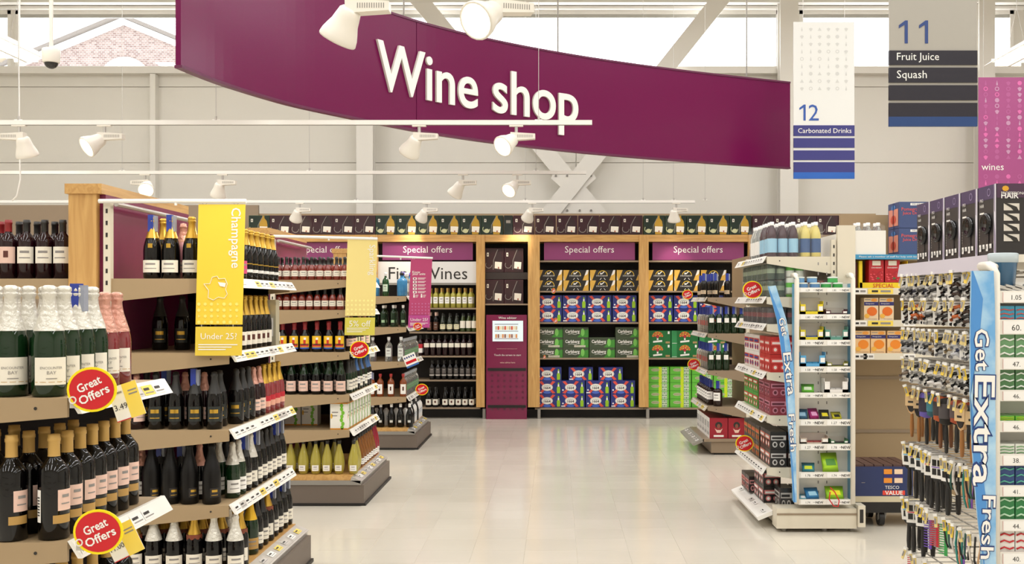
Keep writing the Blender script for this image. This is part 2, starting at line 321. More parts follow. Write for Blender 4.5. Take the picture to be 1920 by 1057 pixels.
# ------------------------------------------------------------------ shelving gondolas
def ticket_mesh(mat, w=.09, h=.036, txt=True):
    t = MB(); t.quad((0, -w/2, -h/2), (0, w/2, -h/2), (0, w/2, h/2), (0, -w/2, h/2), mat)
    if txt:
        t.quad((.0015, -w*.4, 0), (.0015, w*.1, 0), (.0015, w*.1, h*.25), (.0015, -w*.4, h*.25), INK)
        t.quad((.0015, -w*.4, -h*.3), (.0015, w*.38, -h*.3), (.0015, w*.38, -h*.2), (.0015, -w*.4, -h*.2), INKG)
    return t.mesh('price_ticket')
TK = [ticket_mesh(LABW), ticket_mesh(TICKY), ticket_mesh(M('C9C4BE', .5, key='ticket_grey')), ticket_mesh(LABW)]
def gondola(name, label, sgn, y0, y1, xb, xf, levels, lab_cat='shelving', col=TAUPE, rail=WHITE, wood=True, base=None, back=MAGENTA, top=2.196, tsgn=1, taper=(.055, .115)):
    """sgn +1: shelves open towards +X (left side of the aisle); -1: towards -X"""
    root = O(name, None, None, ((xb+xf)/2, (y0+y1)/2, 0), label=label, cat=lab_cat); T0 = Matrix.Translation(-Vector(root.location))
    def mk(): m = MB(); m.T = T0; return m
    m = mk(); m.box(xb, xb-sgn*.04, y0+.02, y1, .1, top-.05, back); m.obj('back_panel', root)
    if sgn > 0 and base is None:
        m = mk(); m.box(xb, xf-.13, y1-.012, y1, .2, (levels[0][0] if isinstance(levels[0], tuple) else levels[0])-.03, M('1E0F14', .5, key='shade_sheet_dark')); m.obj('shade_sheet', root)  # added dark sheet, stands in for the deep shade between the shelves
    if wood:
        m = mk(); m.box(xb-.03, xb-.17, y0-.02, y0+.1, 0, top-.05, WOODV); m.obj('oak_post', root)
        m = mk(); m.box(xb-.0, xb-.185, y0-.03, y1, top-.05, top, WOODY); m.obj('oak_beam', root)
        m = mk(); m.tube((xb+.06, y0, top-.1), (xb+.06, y1-.1, top-.1), .012, SILVER); m.obj('light_rail', root)
    m = mk(); m.box(xb, xb+sgn*.035, y0-.01, y0+.03, .1, top-.09, CREAM2)
    for i in range(int((top-.3)/.06)):
        zz = .25+i*.06; m.box(xb+sgn*.012, xb+sgn*.022, y0-.0112, y0-.0099, zz, zz+.022, INK)
    m.obj('slotted_upright', root)
    for li, lv in enumerate(levels):
        z, xfl = (lv if isinstance(lv, tuple) else (lv, xf)); m = mk()
        m.box(xb, xfl, y0+.012, y1-.012, z-.022, z, col)
        for yy in (y0, y1-.012):
            m.prism([(xb, yy, z), (xfl, yy, z), (xfl, yy, z-taper[0]), (xb+sgn*.05, yy, z-taper[1]), (xb, yy, z-taper[1])], (0, .012, 0), col)
        m.tube((xfl-sgn*.09, y0-.001, z-.03), (xfl-sgn*.09, y0-.002, z-.03), .005, INK, 6)
        sh = m.obj('shelf', root)
        m = mk(); a = xfl; m.prism([(a, y0+.0, z+.004), (a+sgn*.012, y0, z+.004), (a+sgn*.042, y0, z-.045), (a+sgn*.03, y0, z-.045)], (0, y1-y0, 0), rail)
        m.obj('price_rail', sh)
        th = math.atan2(.03, .049); n = int((y1-y0)/.095)
        rnd = random.Random(int(z*1000)+int(y0*10))
        for k in range(n):
            if rnd.random() < .12: continue
            me = TK[rnd.choice([0, 0, 0, 0, 1, 2, 3, 3])]; o = O('price_ticket', me, sh)
            o.location = (a+sgn*.0285-root.location.x, y0+.06+k*.095-root.location.y, z-.0205)
            o.rotation_euler = (0, -sgn*th if sgn > 0 else th, 0 if sgn > 0 else PI)
            if sgn < 0: o.rotation_euler = (0, -th, PI)
    if base is None:
        m = mk(); m.box(xb, xf+.03, y0-.05, y1+.02, .2, .235, WOODY); m.obj('base_deck', root)
        m = mk(); m.box(xb, xf+.1, y0-.06, y1+.03, .165, .2, GREY)
        m.prism([(xf+.03, y0-.06, .23), (xf+.11, y0-.06, .195), (xf+.1, y0-.06, .175), (xf+.02, y0-.06, .2)], (0, y1-y0+.09, 0), SILVER); m.obj('base_lip', root)
        m = mk(); m.box(xb, xf+.125, y0-.05, y1+.02, .01, .165, PLINTH); m.box(xb, xf+.14, y0-.055, y1+.03, 0, .02, BLACK); m.obj('plinth', root)
        for k in range(int((y1-y0)/.15)):
            o = O('price_ticket', TK[k % 3], root); o.location = (xf+.071-root.location.x, y0+.1+k*.15-root.location.y, .2145); o.rotation_euler = (0, -PI/2+.42, 0)
    else:
        zb, xt, xp, bcol = base
        m = mk(); m.box(xb, xt+sgn*-.05, y0, y1, zb-.03, zb, bcol); m.prism([(xt-sgn*.06, y0, zb), (xt+sgn*.06, y0, zb-.05), (xt+sgn*.05, y0, zb-.075), (xt-sgn*.06, y0, zb-.03)], (0, y1-y0, 0), rail if bcol is CREAM2 else GREY); m.obj('base_tray', root)
        m = mk(); m.box(xb, xp, y0+.02, y1, .02, zb-.03, bcol); m.box(xb-.02*sgn, xp-.03*sgn, y0+.03, y1, 0, .02, BLACK); m.obj('plinth', root)
        for k in range(int((y1-y0)/.15)):
            if bcol is CREAM2 and k in (1, 4, 5): continue
            o = O('price_ticket', TK[(k*2) % 4], root); o.location = (xt+.002*sgn-root.location.x, y0+.1+k*.15-root.location.y, zb-.022); o.rotation_euler = (0, -1.15, PI if sgn < 0 else 0)
    return root
L1 = [1.331, .921]
g1 = gondola('shelving_unit', 'nearest brown metal shelving unit at left edge carrying white foil sparkling wine', 1, 3.07, 3.80, -2.15, -1.385, [(1.331, -1.385), (.921, -1.385), (.54, -1.385)], wood=False, top=2.0, back=TAUPE2)
L2 = [1.723, 1.349, .962, .584]; Y2 = (5.43, 6.68)
g2 = gondola('shelving_unit', 'oak framed champagne shelving unit with yellow hanging banner and magenta back', 1, Y2[0], Y2[1], -2.265, -1.64, L2)
L3 = [1.784, 1.545, 1.21, .871, .59]; Y3 = (8.6, 9.85)
g3 = gondola('shelving_unit', 'oak framed shelving unit with miniature rose bottles above and round yellow bottles below', 1, Y3[0], Y3[1], -2.265, -1.64, L3)
L4 = [1.676, 1.337, .957, .571]; Y4 = (11.87, 13.1)
g4 = gondola('shelving_unit', 'furthest left oak framed shelving unit holding clear and blue spirit bottles', 1, Y4[0], Y4[1], -2.265, -1.64, L4)
# far side of champagne unit
m = MB(); m.box(-3.1, -2.45, 5.45, 6.6, 1.70, 1.723, TAUPE2); m.box(-3.1, -2.45, 5.44, 5.452, 1.62, 1.723, TAUPE); far_shelf = m.obj('side_shelf', g2)
far_shelf.matrix_parent_inverse = Matrix.Translation(-Vector(g2.location))
LR4 = [1.66, 1.28, .89, .51]; YR4 = (11.4, 12.53)
g5 = gondola('shelving_unit', 'taupe spirits shelving unit across the aisle with red cartons on its base', -1, YR4[0], YR4[1], 2.04, 1.60, LR4, col=TAUPE2, rail=M('CBBFAE', .4, key='rail_beige'), wood=False, base=(.17, 1.50, 1.64, TAUPE2), back=TAUPE, top=2.15, taper=(.04, .12))
LR3 = [(1.93, 1.50), (1.643, 1.50), (1.45, 1.50), (1.106, 1.50), (.80, 1.50), (.43, 1.50)]; YR3 = (7.69, 8.83)
g6 = gondola('shelving_unit', 'cream shelving unit with canned drinks packs behind the first gum rack', -1, YR3[0], YR3[1], 1.99, 1.50, LR3, col=CREAM2, rail=WHITE, wood=False, base=(.13, 1.49, 1.57, CREAM2), back=WHITE, top=2.14, taper=(.05, .12))
m = MB(); m.box(1.995, 2.12, 7.66, 7.70, .1, 2.15, CREAM2); ep = m.obj('end_post', g6); ep.matrix_parent_inverse = Matrix.Translation(-Vector(g6.location))
m = MB(); m.box(2.04, 2.17, 11.38, 11.42, .1, 2.16, TAUPE2); ep = m.obj('end_post', g5); ep.matrix_parent_inverse = Matrix.Translation(-Vector(g5.location))

# frontal cream fixture (juice) behind gum rack
SF = 248.0; YF = F/SF
fx = O('shelving_unit', None, None, (X(1680, SF), YF, 0), label='taupe backed shelving bay facing the aisle with orange and red juice cartons', cat='shelving')
def fpart(m, n): o = m.obj(n, fx); o.matrix_parent_inverse = Matrix.Translation(-Vector(fx.location)); return o
xf0, xf1 = X(1603, SF), 3.6
m = MB(); m.box(xf0, xf1, YF+.42, YF+.46, 0, 2.3, TAUPE)
for py in (715, 820): m.box(xf0, xf1, YF+.41, YF+.42, Z(py+3, SF), Z(py-3, SF), TAUPE2)
fpart(m, 'back_panel')
for zt, zb in ((541, 549), (601, 609), (663, 672)):
    m = MB(); z = Z(zt, SF); m.box(xf0, xf1, YF, YF+.42, z-.02, z, CREAM2); sh = fpart(m, 'shelf')
    m = MB(); m.box(xf0, xf1, YF-.012, YF, z-.045, z+.005, CREAM2); m.obj('price_rail', sh)
    for k, (px, mt, ww) in enumerate(((1612, LABW, .1), (1650, TICKY, .19), (1704, LABW, .09))):
        if zt == 663 and mt is TICKY: mt = LABW; ww = .08; px = 1628
        q = MB(); xx = X(px, SF); q.fq(xx-ww/2, xx+ww/2, z-.04, z, YF-.014, mt)
        q.fq(xx-ww*.35, xx-ww*.1, z-.027, z-.012, YF-.0155, INK); q.fq(xx, xx+ww*.4, z-.027, z-.012, YF-.0155, INKG); q.obj('price_ticket', sh)
m = MB(); m.box(xf0, X(1661, SF), YF, YF+.02, Z(480, SF), Z(432, SF), CREAM); m.box(xf0, xf1, YF+.001, YF+.42, Z(485, SF), Z(478, SF), CREAM); fpart(m, 'canopy')
m = MB(); m.box(xf0, xf1, YF-.012, YF+.001, Z(486, SF), Z(477, SF), M('3F8FB8', .5, key='header_blue'))
m.text('Please ask a member of staff for help with items on the top shelf', (X(1610, SF), YF-.014, Z(481.5, SF)), WHITE, h=.016, align='l', w=.62); fpart(m, 'header_strip')
m = MB(); m.box(xf0-.03, xf0, YF-.01, YF+.42, 0, Z(432, SF), CREAM2); fpart(m, 'side_panel')

# ------------------------------------------------------------------ back wall gondola
S0 = F/14.97; Y0 = 14.97; YBK = 15.5
def bx(px): return X(px, S0)
def bz(py): return Z(py, S0)
bk = O('wall_shelving', None, None, (bx(1060), Y0, 0), label='long oak framed wall shelving run across the back with special offers headers', cat='shelving')
def bpart(m, n): o = m.obj(n, bk); o.matrix_parent_inverse = Matrix.Translation(-Vector(bk.location)); return o
m = MB(); m.box(bx(498), bx(1435), YBK, YBK+.03, 0, bz(440), DARK); bpart(m, 'back_panel')
for a, b in ((500, 514), (694, 708), (893, 909), (990, 1012), (1198, 1216), (1403, 1419)):
    m = MB(); m.box(bx(a), bx(b), Y0-.02, Y0+.08, bz(763), bz(440), WOODV); bpart(m, 'oak_post')
    m = MB(); m.box(bx(b)-.03, bx(b)+.01, Y0, Y0+.1, 0, bz(766), GREY); bpart(m, 'foot')
m = MB(); m.box(bx(500), bx(1419), Y0-.005, YBK, bz(453), bz(440), WOODH); bpart(m, 'oak_beam')
m = MB(); m.box(bx(0)-1, bx(1665), YBK+.04, YBK+.1, bz(440), bz(394), TAUPE); m.box(bx(0)-1, bx(465), YBK-.02, YBK+.04, bz(600), bz(378), TAUPE2)
m.box(bx(1419), bx(1665), Y0, YBK, bz(446), bz(440), TAUPE2); m.box(bx(1419), bx(1665), Y0+.2, YBK, 0, bz(446), TAUPE2)
bpart(m, 'top_fascia')
m = MB(); m.box(bx(500), bx(1419), Y0+.25, Y0+.3, 0, bz(770), BLACK); bpart(m, 'kick_plate')
bays = {'A': (514, 694), 'B': (708, 893), 'D': (1012, 1198), 'E': (1216, 1403)}
for k, (a, b) in bays.items():
    ml = a+8 if k != 'A' else a+20; mr = b-7
    m = MB(); m.box(bx(ml), bx(mr), Y0+.05, Y0+.07, bz(487), bz(454), PURPLE)
    m.text('Special offers', ((bx(ml)+bx(mr))/2, Y0+.048, bz(469)), WHITE, w=.68 if k != 'A' else .68); bpart(m, 'header_sign')
def bshelf(a, b, py, mat=SILVER, th=7, ticks=()):
    m = MB(); m.box(bx(a), bx(b), Y0+.03, YBK, bz(py+3), bz(py), TAUPE2); sh = bpart(m, 'shelf')
    m = MB(); m.box(bx(a), bx(b), Y0+.01, Y0+.03, bz(py+th), bz(py), mat); m.obj('price_rail', sh).matrix_parent_inverse = Matrix.Translation(-Vector(bk.location))
    for (t0, t1, mt, h) in ticks:
        q = MB(); q.box(bx(t0), bx(t1), Y0+.004, Y0+.009, bz(py+h), bz(py+.5), mt)
        if h > 8:
            q.fq(bx(t0)+.03, bx((t0+t1)/2), bz(py+h*.75), bz(py+h*.45), Y0+.003, INKG); q.box(bx(t0+(t1-t0)*.62), bx(t1), Y0, Y0+.0035, bz(py+h), bz(py+.5), TICKY)
        o = q.obj('price_ticket', sh)
        o.matrix_parent_inverse = Matrix.Translation(-Vector(bk.location))
RAILG = M('A79F96', .35, metal=.2, key='rail_grey'); RAILW = M('E8E5E0', .35, key='rail_white')
bshelf(708, 893, 577, RAILG, 6, ((845, 863, RED, 4),)); bshelf(708, 893, 622, RAILG, 6, ((781, 792, TICKY, 5), (823, 846, TICKY, 5), (863, 876, TICKY, 5)))
bshelf(708, 893, 667, RAILG, 6, ((784, 821, LABW, 13), (849, 889, LABW, 13), (822, 843, TICKY, 5))); bshelf(708, 893, 712, RAILG, 6, ((787, 827, LABW, 13), (831, 853, TICKY, 5)))
bshelf(700, 900, 764, RAILW, 7, ((854, 877, TICKY, 5),)); bshelf(514, 694, 764, RAILW, 7); bshelf(514, 694, 622, RAILG, 6)
bshelf(1012, 1198, 488, RAILG, 5); bshelf(1012, 1198, 545, RAILW, 7, ((1012, 1032, TICKY, 5), (1086, 1127, LABW, 12))); bshelf(1012, 1198, 604, RAILW, 7, ((1012, 1029, TICKY, 5), (1100, 1141, LABW, 12)))
bshelf(1012, 1198, 671, RAILG, 6); bshelf(1003, 1207, 765, RAILW, 9, ((1014, 1033, TICKY, 6),))
bshelf(1216, 1403, 488, RAILG, 5); bshelf(1216, 1403, 545, RAILW, 7, ((1216, 1232, TICKY, 5), (1300, 1330, LABW, 12))); bshelf(1216, 1403, 604, RAILW, 7, ((1294, 1325, LABW, 12),))
bshelf(1216, 1403, 671, RAILW, 6); bshelf(1208, 1410, 765, RAILW, 9, ((1218, 1236, TICKY, 6),)); bshelf(909, 990, 569, GREY, 5)
m = MB(); m.box(bx(708), bx(893), Y0+.04, Y0+.06, bz(530), bz(490), M('E4E2DE', .4, key='fine_wines_panel'))
m.text('Fine Wines', (bx(728), Y0+.038, bz(512)), INK, w=1.09, align='l'); m.box(bx(708), bx(893), Y0+.03, Y0+.08, bz(534), bz(530), GREY); bpart(m, 'category_sign')
# kiosk
ks = O('wine_advisor_kiosk', None, None, (bx(952), Y0, 0), label='magenta touch screen wine advisor kiosk standing in the narrow oak bay', cat='kiosk')
def kpart(m, n): o = m.obj(n, ks); o.matrix_parent_inverse = Matrix.Translation(-Vector(ks.location)); return o
m = MB(); m.box(bx(912), bx(992)-.03, Y0-.05, Y0+.35, .0, bz(590), M('7A1844', .18, noise=.1, nscale=4, key='kiosk_magenta'))
for i in range(6):
    for j in range(7):
        if j == 5: continue
        m.disc((bx(923+i*11.5), Y0-.0515, bz(703+j*10.5)), .02, M('611236', .4, key='kiosk_icon'), 6)
m.text('Wine advisor', (bx(952), Y0-.052, bz(595.5)), WHITE, w=.25); m.text('Please hold the wine near or the barcode press scanner', (bx(951), Y0-.052, bz(653.5)), LABP, w=.28)
m.text('Touch the screen to start', (bx(952), Y0-.052, bz(665)), WHITE, w=.37); m.text('wine advice here', (bx(952), Y0-.052, bz(679)), LABP, w=.21); kpart(m, 'cabinet')
for py in (692, 761):
    m = MB(); m.box(bx(915), bx(989)-.02, Y0-.06, Y0-.045, bz(py+2.5), bz(py-2.5), BLACK); kpart(m, 'shelf_slot')
m = MB(); m.box(bx(924), bx(981), Y0-.065, Y0-.05, bz(639.5), bz(601), M('C7D3D6', .3, emit=.55, key='screen')); sc_ = kpart(m, 'screen')
m = MB()
for zz, cc in ((607, '4A3A30'), (620, '6A5040'), (634, '7A4A30')): m.fq(bx(928), bx(972), bz(zz+1), bz(zz), Y0-.0665, M(cc, .5, emit=.3))
for i in range(10):
    for py, cc in ((611, ('B8A888', 'C05030', 'D8C8A0')[i % 3]), (626, ('C88850', '8A6050', 'D0D0C8')[i % 3])):
        m.fq(bx(929+i*4.2), bx(932.5+i*4.2), bz(py+7), bz(py), Y0-.066, M(cc, .5, emit=.3))
kpart(m, 'screen_picture')

# ------------------------------------------------------------------ hanging signs
H1, H2 = EYE+1.6, EYE+2.64
ctrl = [(-2.68, 6.9), (-2.57, 7.37), (-2.47, 7.9), (-2.29, 8.45), (-2.11, 8.88), (-1.785, 9.41), (-1.57, 9.74), (-1.17, 10.3), (-.48, 11.0), (.45, 11.7), (1.57, 12.35), (2.79, 12.94)]
ctrl = ctrl[1:]
def smooth_curve(c, n=8):
    out = []
    for i in range(len(c)-1):
        p0 = Vector(c[max(i-1, 0)]); p1 = Vector(c[i]); p2 = Vector(c[i+1]); p3 = Vector(c[min(i+2, len(c)-1)])
        for k in range(n):
            t = k/n; out.append(.5*((2*p1)+(-p0+p2)*t+(2*p0-5*p1+4*p2-p3)*t*t+(-p0+3*p1-3*p2+p3)*t**3))
    out.append(Vector(c[-1])); return out
crv = smooth_curve(ctrl)
for _ in range(6): crv = [crv[0]]+[(crv[i-1]+crv[i]*2+crv[i+1])/4 for i in range(1, len(crv)-1)]+[crv[-1]]
arcl = [0]
for a, b in zip(crv, crv[1:]): arcl.append(arcl[-1]+(b-a).length)
def on_curve(s_):
    s_ = max(0, min(arcl[-1]-1e-5, s_)); i = max(k for k in range(len(arcl)-1) if arcl[k] <= s_)
    t = (s_-arcl[i])/(arcl[i+1]-arcl[i]); p = crv[i].lerp(crv[i+1], t); d = (crv[min(i+2, len(crv)-1)]-crv[max(i-1, 0)]).normalized(); return p, d
SGN = M('6C0A46', .26, spec=.22, key='sign_purple')
sg = O('curved_hanging_sign', None, None, (crv[len(crv)//2].x, crv[len(crv)//2].y, H1), label='large curved purple hanging sign reading Wine shop', cat='sign')
def spart(m, n): o = m.obj(n, sg); o.matrix_parent_inverse = Matrix.Translation(-Vector(sg.location)); return o
def curved_band(z0, z1, off0, off1, mat, s0=0, s1=None, n=60):
    m = MB(); s1 = s1 or arcl[-1]; vs = []
    for i in range(n+1):
        p, d = on_curve(s0+(s1-s0)*i/n); nn = Vector((d.y, -d.x))
        for off in (off0, off1):
            for z in (z0, z1): q = p+nn*off; vs.append((q.x, q.y, z))
    fs = []
    for i in range(n):
        a = 4*i; b = a+4; fs += [(a+2, b+2, b+3, a+3), (b, a, a+1, b+1), (a+1, a+3, b+3, b+1), (a, b, b+2, a+2)]
    fs += [(0, 2, 3, 1), (4*n, 4*n+1, 4*n+3, 4*n+2)]
    m.add(vs, fs, mat, False); return m
# two seamed panels with a slim frame
sm = 3.05
spart(curved_band(H1+.02, H2-.02, -.02, .02, SGN, 0, sm-.004, 26), 'sign_panel'); spart(curved_band(H1+.02, H2-.02, -.02, .02, SGN, sm+.004, None, 40), 'sign_panel')
spart(curved_band(H1, H1+.02, -.028, .028, M('5E1440', .35, key='sign_edge')), 'bottom_edge'); spart(curved_band(H2-.02, H2, -.028, .028, M('5E1440', .35, key='sign_edge')), 'top_edge')
# letters follow the curve; start found where X/Y matches the photograph's W
def s_at_px(px):
    return min((abs(CX+F*p.x/p.y-px), arcl[i]) for i, p in enumerate(crv))[1]
def s_fine(px):
    lo, hi = 0, arcl[-1]
    for _ in range(40):
        mid = (lo+hi)/2; p, d = on_curve(mid)
        if CX+F*p.x/p.y < px: lo = mid
        else: hi = mid
    return lo
sa, sz = s_fine(701), s_fine(1080)
vs, fs, x0, x1, y0, y1 = textdata('Wine shop', .012, 8)
capv = textdata('W', .012); capH = capv[5]-capv[4]; sy = .445/capH; sx = (sz-sa)/(x1-x0)
m = MB(); base_z = H1+.305
front = []; back = []
for a, b in vs:
    p, d = on_curve(sa+(a-x0)*sx); nn = Vector((d.y, -d.x)); z = base_z+(b-capv[4])*sy
    q = p+nn*.045; front.append((q.x, q.y, z)); q = p+nn*.022; back.append((q.x, q.y, z))
par = list(range(len(vs)))
def find(i):
    while par[i] != i: i = par[i]
    return i
for f in fs:
    for i in f[1:]: par[find(i)] = find(f[0])
comp = {}
for f in fs: comp.setdefault(find(f[0]), []).append(f)
spans = sorted([(min(vs[i][0] for f in c_ for i in f), max(vs[i][0] for f in c_ for i in f), c_) for c_ in comp.values()], key=lambda t: t[0])
groups = []
for lo_, hi_, c_ in spans:
    if groups and lo_ < groups[-1][1]-.02: groups[-1][1] = max(hi_, groups[-1][1]); groups[-1][2].extend(c_)
    else: groups.append([lo_, hi_, list(c_)])
LW, LS = M('F4F1EA', .4, key='letter_white'), M('D9D3C8', .5, key='letter_side')
for lo_, hi_, c_ in groups:
    used = sorted({i for f in c_ for i in f}); ix = {v: k for k, v in enumerate(used)}; n = len(used); edges = set()
    ff = [tuple(ix[i] for i in f) for f in c_]
    for f in ff:
        for i in range(len(f)): edges.add((f[i], f[(i+1) % len(f)]))
    side = [(b, a, a+n, b+n) for (a, b) in edges if (b, a) not in edges]
    m = MB(); P2 = [front[i] for i in used]+[back[i] for i in used]; m.add(P2, ff, LW); m.add(P2, side, LS); spart(m, 'letter')
m = MB()
for px in (1046, 420, 1400, 757):
    p, d = on_curve(s_fine(px)); m.tube((p.x, p.y, H2), (p.x, p.y, 7), .008, GREY, 6)
spart(m, 'suspension_rod')
NAVY = M('33327A', .45, key='navy_strip'); NAVY2 = M('150F1E', .45, key='strip_shaded'); BLUEB = M('1F5FB8', .45, key='blue_strip')  # the second navy is darkened to paint in the shade on sign eleven
def aisle_sign(px0, px1, ptop, s, number, strips, cols, foot, label, face, nh, npx, npy):
    cx = (px0+px1)/2; o = O('aisle_sign', None, None, P(cx, ptop, s), label=label, cat='sign'); y = F/s
    def lx(p): return (p-cx)/s
    def lz(p): return -(p-ptop)/s
    m = MB(); m.box(lx(px0), lx(px1), 0, .012, lz(foot[0]), 0, face); m.obj('panel', o)
    m = MB(); nm = M('2F57A8' if s < 200 else '27407A', .5); cur = npx
    for ch in number:
        if ch == '1':
            k = nh/43; top_ = npy-nh/2
            m.ngon([(lx(cur+12*k), -.003, lz(npy+nh/2)), (lx(cur+18*k), -.003, lz(npy+nh/2)), (lx(cur+18*k), -.003, lz(top_)), (lx(cur+13*k), -.003, lz(top_)), (lx(cur+1*k), -.003, lz(top_+9*k)), (lx(cur+1*k), -.003, lz(top_+15*k)), (lx(cur+12*k), -.003, lz(top_+8*k))], nm)
            cur += 38*k if number == '11' else 26*k
        else: m.text(ch, (lx(cur), -.003, lz(npy)), nm, h=nh/s, align='l', w=19/s)
    m.obj('number', o)
    for i, (a, b, t) in enumerate(strips):
        m = MB(); m.box(lx(px0), lx(px1), -.008, .018, lz(b), lz(a), cols)
        if t: m.text(t, (lx(px0+(14 if s > 200 else 8)), -.0095, lz((a+b)/2+(1 if 'q' in t else 0))), WHITE, w=TXH[t]/s, align='l')
        m.obj('strip', o)
    m = MB(); m.box(lx(px0), lx(px1), -.009, .019, lz(foot[1]), lz(foot[0]), BLUEB if s < 200 else M('153A70', .45, key='blue_strip_shaded')); m.obj('foot_strip', o)  # nearer sign's foot is a darker blue with its shade painted in
    m = MB()
    for p in (px0+18, px1-18): m.tube((lx(p), .005, 0), (lx(p), .005, 7-o.location.z), .003, SILVER, 5)
    m.obj('suspension_wire', o)
    return o
TXH = {'Carbonated Drinks': 100, 'Fruit Juice': 79, 'Squash': 56}
s12 = aisle_sign(1488, 1602, 41, 166, '12', [(235, 255, 'Carbonated Drinks'), (259, 277, ''), (282, 300, ''), (304, 323, '')], NAVY, (323, 335),
           'white aisle twelve hanging sign reading Carbonated Drinks on navy strips', M('E6E6E2', .5, key='sign_white'), 30, 1498, 211)
s11 = aisle_sign(1667, 1832, -60, 240, '11', [(95, 122, 'Fruit Juice'), (127, 155, 'Squash'), (160, 188, ''), (193, 219, '')], NAVY2, (219, 237),
           'grey aisle eleven hanging sign reading Fruit Juice and Squash on dark strips', M('A6A197', .5, key='sign_grey'), 43, 1684, 60)
def icons(parent, x0, x1, z0, z1, nx, nz, y, mats, r, seed=1):
    rnd = random.Random(seed); m = MB()
    for i in range(nx):
        for j in range(nz):
            cx = x0+(x1-x0)*(i+.5)/nx; cz = z0+(z1-z0)*(j+.5)/nz; mt = rnd.choice(mats); k = rnd.randrange(5)
            if k == 0: m.disc((cx, y, cz), r, mt, 8)
            elif k == 1: m.ring((cx, y, cz), r*.6, r, mt, 8)
            elif k == 2: m.ngon([(cx-r, y, cz-r*.8), (cx+r, y, cz-r*.8), (cx, y, cz+r)], mt)
            elif k == 3: m.fq(cx-r*.35, cx+r*.35, cz-r, cz+r*.2, y, mt); m.fq(cx-r*.15, cx+r*.15, cz+r*.2, cz+r, y, mt)
            else: m.ngon([(cx-r, y, cz+r*.3), (cx-r*.3, y, cz-r), (cx+r*.3, y, cz-r), (cx+r, y, cz+r*.3), (cx, y, cz+r*.8)], mt)
    o = m.obj('printed_icons', parent); o['kind'] = 'stuff'; return o
icons(s12, -.30, .30, -(173-41)/166, -(48-41)/166, 6, 9, -.002, [M('D2D2CE', .6, key='icon_grey')], .022)
ws = O('hanging_banner', None, None, P(1905, 145, 135), label='tall pink hanging banner reading wines in white behind the hair dryer boxes', cat='banner')
m = MB(); m.box(-.52, .62, 0, .012, -2.0, 0, M('A24A80', .5, noise=.12, nscale=1.2, key='banner_pink')); m.text('wines', (-.48, -.003, -(313-145)/135), WHITE, h=.088, align='l'); m.obj('panel', ws)
icons(ws, -.5, .6, -(300-145)/135, -.04, 7, 14, -.002, [M('D86AA8', .5, key='icon_pink'), M('C090B0', .5, key='icon_mauve'), M('B05A90', .5, key='icon_rose')], .032, 3)
icons(ws, -.5, .6, -(360-145)/135, -(325-145)/135, 7, 3, -.002, [M('D86AA8', .5, key='icon_pink'), M('B05A90', .5, key='icon_rose')], .032, 4)
m = MB(); m.tube((-.45, .005, 0), (-.45, .005, 7-ws.location.z), .003, SILVER, 5); m.tube((.5, .005, 0), (.5, .005, 7-ws.location.z), .003, SILVER, 5); m.obj('suspension_wire', ws)

# arm and banner sets on the left units
def banner(g, s, arm0, arm1, bpx, ptop, pmid, pmid2, pbot, col, label, draw, shift, low_col=None):
    y = F/s-.03
    m = MB(); m.tube((X(arm0[0], s), y, Z(arm0[1], s)), (X(arm1[0], s), y, Z(arm1[1], s)), .011, WHITE, 8)
    mid = ((arm0[0]+arm1[0])/2+6, arm0[1]+8); m.tube((X(mid[0], s), y, Z(mid[1]-5, s)), (X(mid[0], s), y, Z(mid[1], s)), .008, WHITE, 6)
    o = m.obj('banner_arm', g); o.matrix_parent_inverse = Matrix.Translation(-Vector(g.location))
    cx = (bpx[0]+bpx[1])/2; b = O('hanging_banner', None, None, (X(cx, s), y, Z(ptop, s)), label=label, cat='banner', group='banners hung from arms over the wine units')
    wd = (bpx[1]-bpx[0])/s/2; hh = (pmid-ptop)/s
    m = MB(); m.prism([(-wd, 0, 0), (wd, 0, 0), (wd-shift, 0, -hh), (-wd-shift, 0, -hh)], (0, .006, 0), col); draw(m, wd, hh); m.obj('panel', b)
    z0 = -(pmid2-ptop)/s; z1 = -(pbot-ptop)/s
    m = MB(); m.prism([(-wd-shift, 0, z0), (wd-shift, 0, z0), (wd-shift*1.2, 0, z1), (-wd-shift*1.2, 0, z1)], (0, .006, 0), low_col or col); m.T = Matrix.Translation((-shift, 0, (z0+z1)/2)); draw(m, wd, z1-z0); m.obj('lower_panel', b)
    m = MB()
    for q in (-wd*.75, wd*.6):
        m.ring((q, .003, .01), .010, .014, SILVER, 10); m.tube((q-shift, .003, -hh+.005), (q-shift, .003, z0-.005), .002, SILVER, 4)
    m.obj('hook', b); return b
def lines(m, x0, x1, z0, n, gap, h, mat=WHITE):
    for i in range(n): m.fq(x0, x1-(x1-x0)*.15*(i % 3), z0-i*gap-h, z0-i*gap, -.0015, mat)
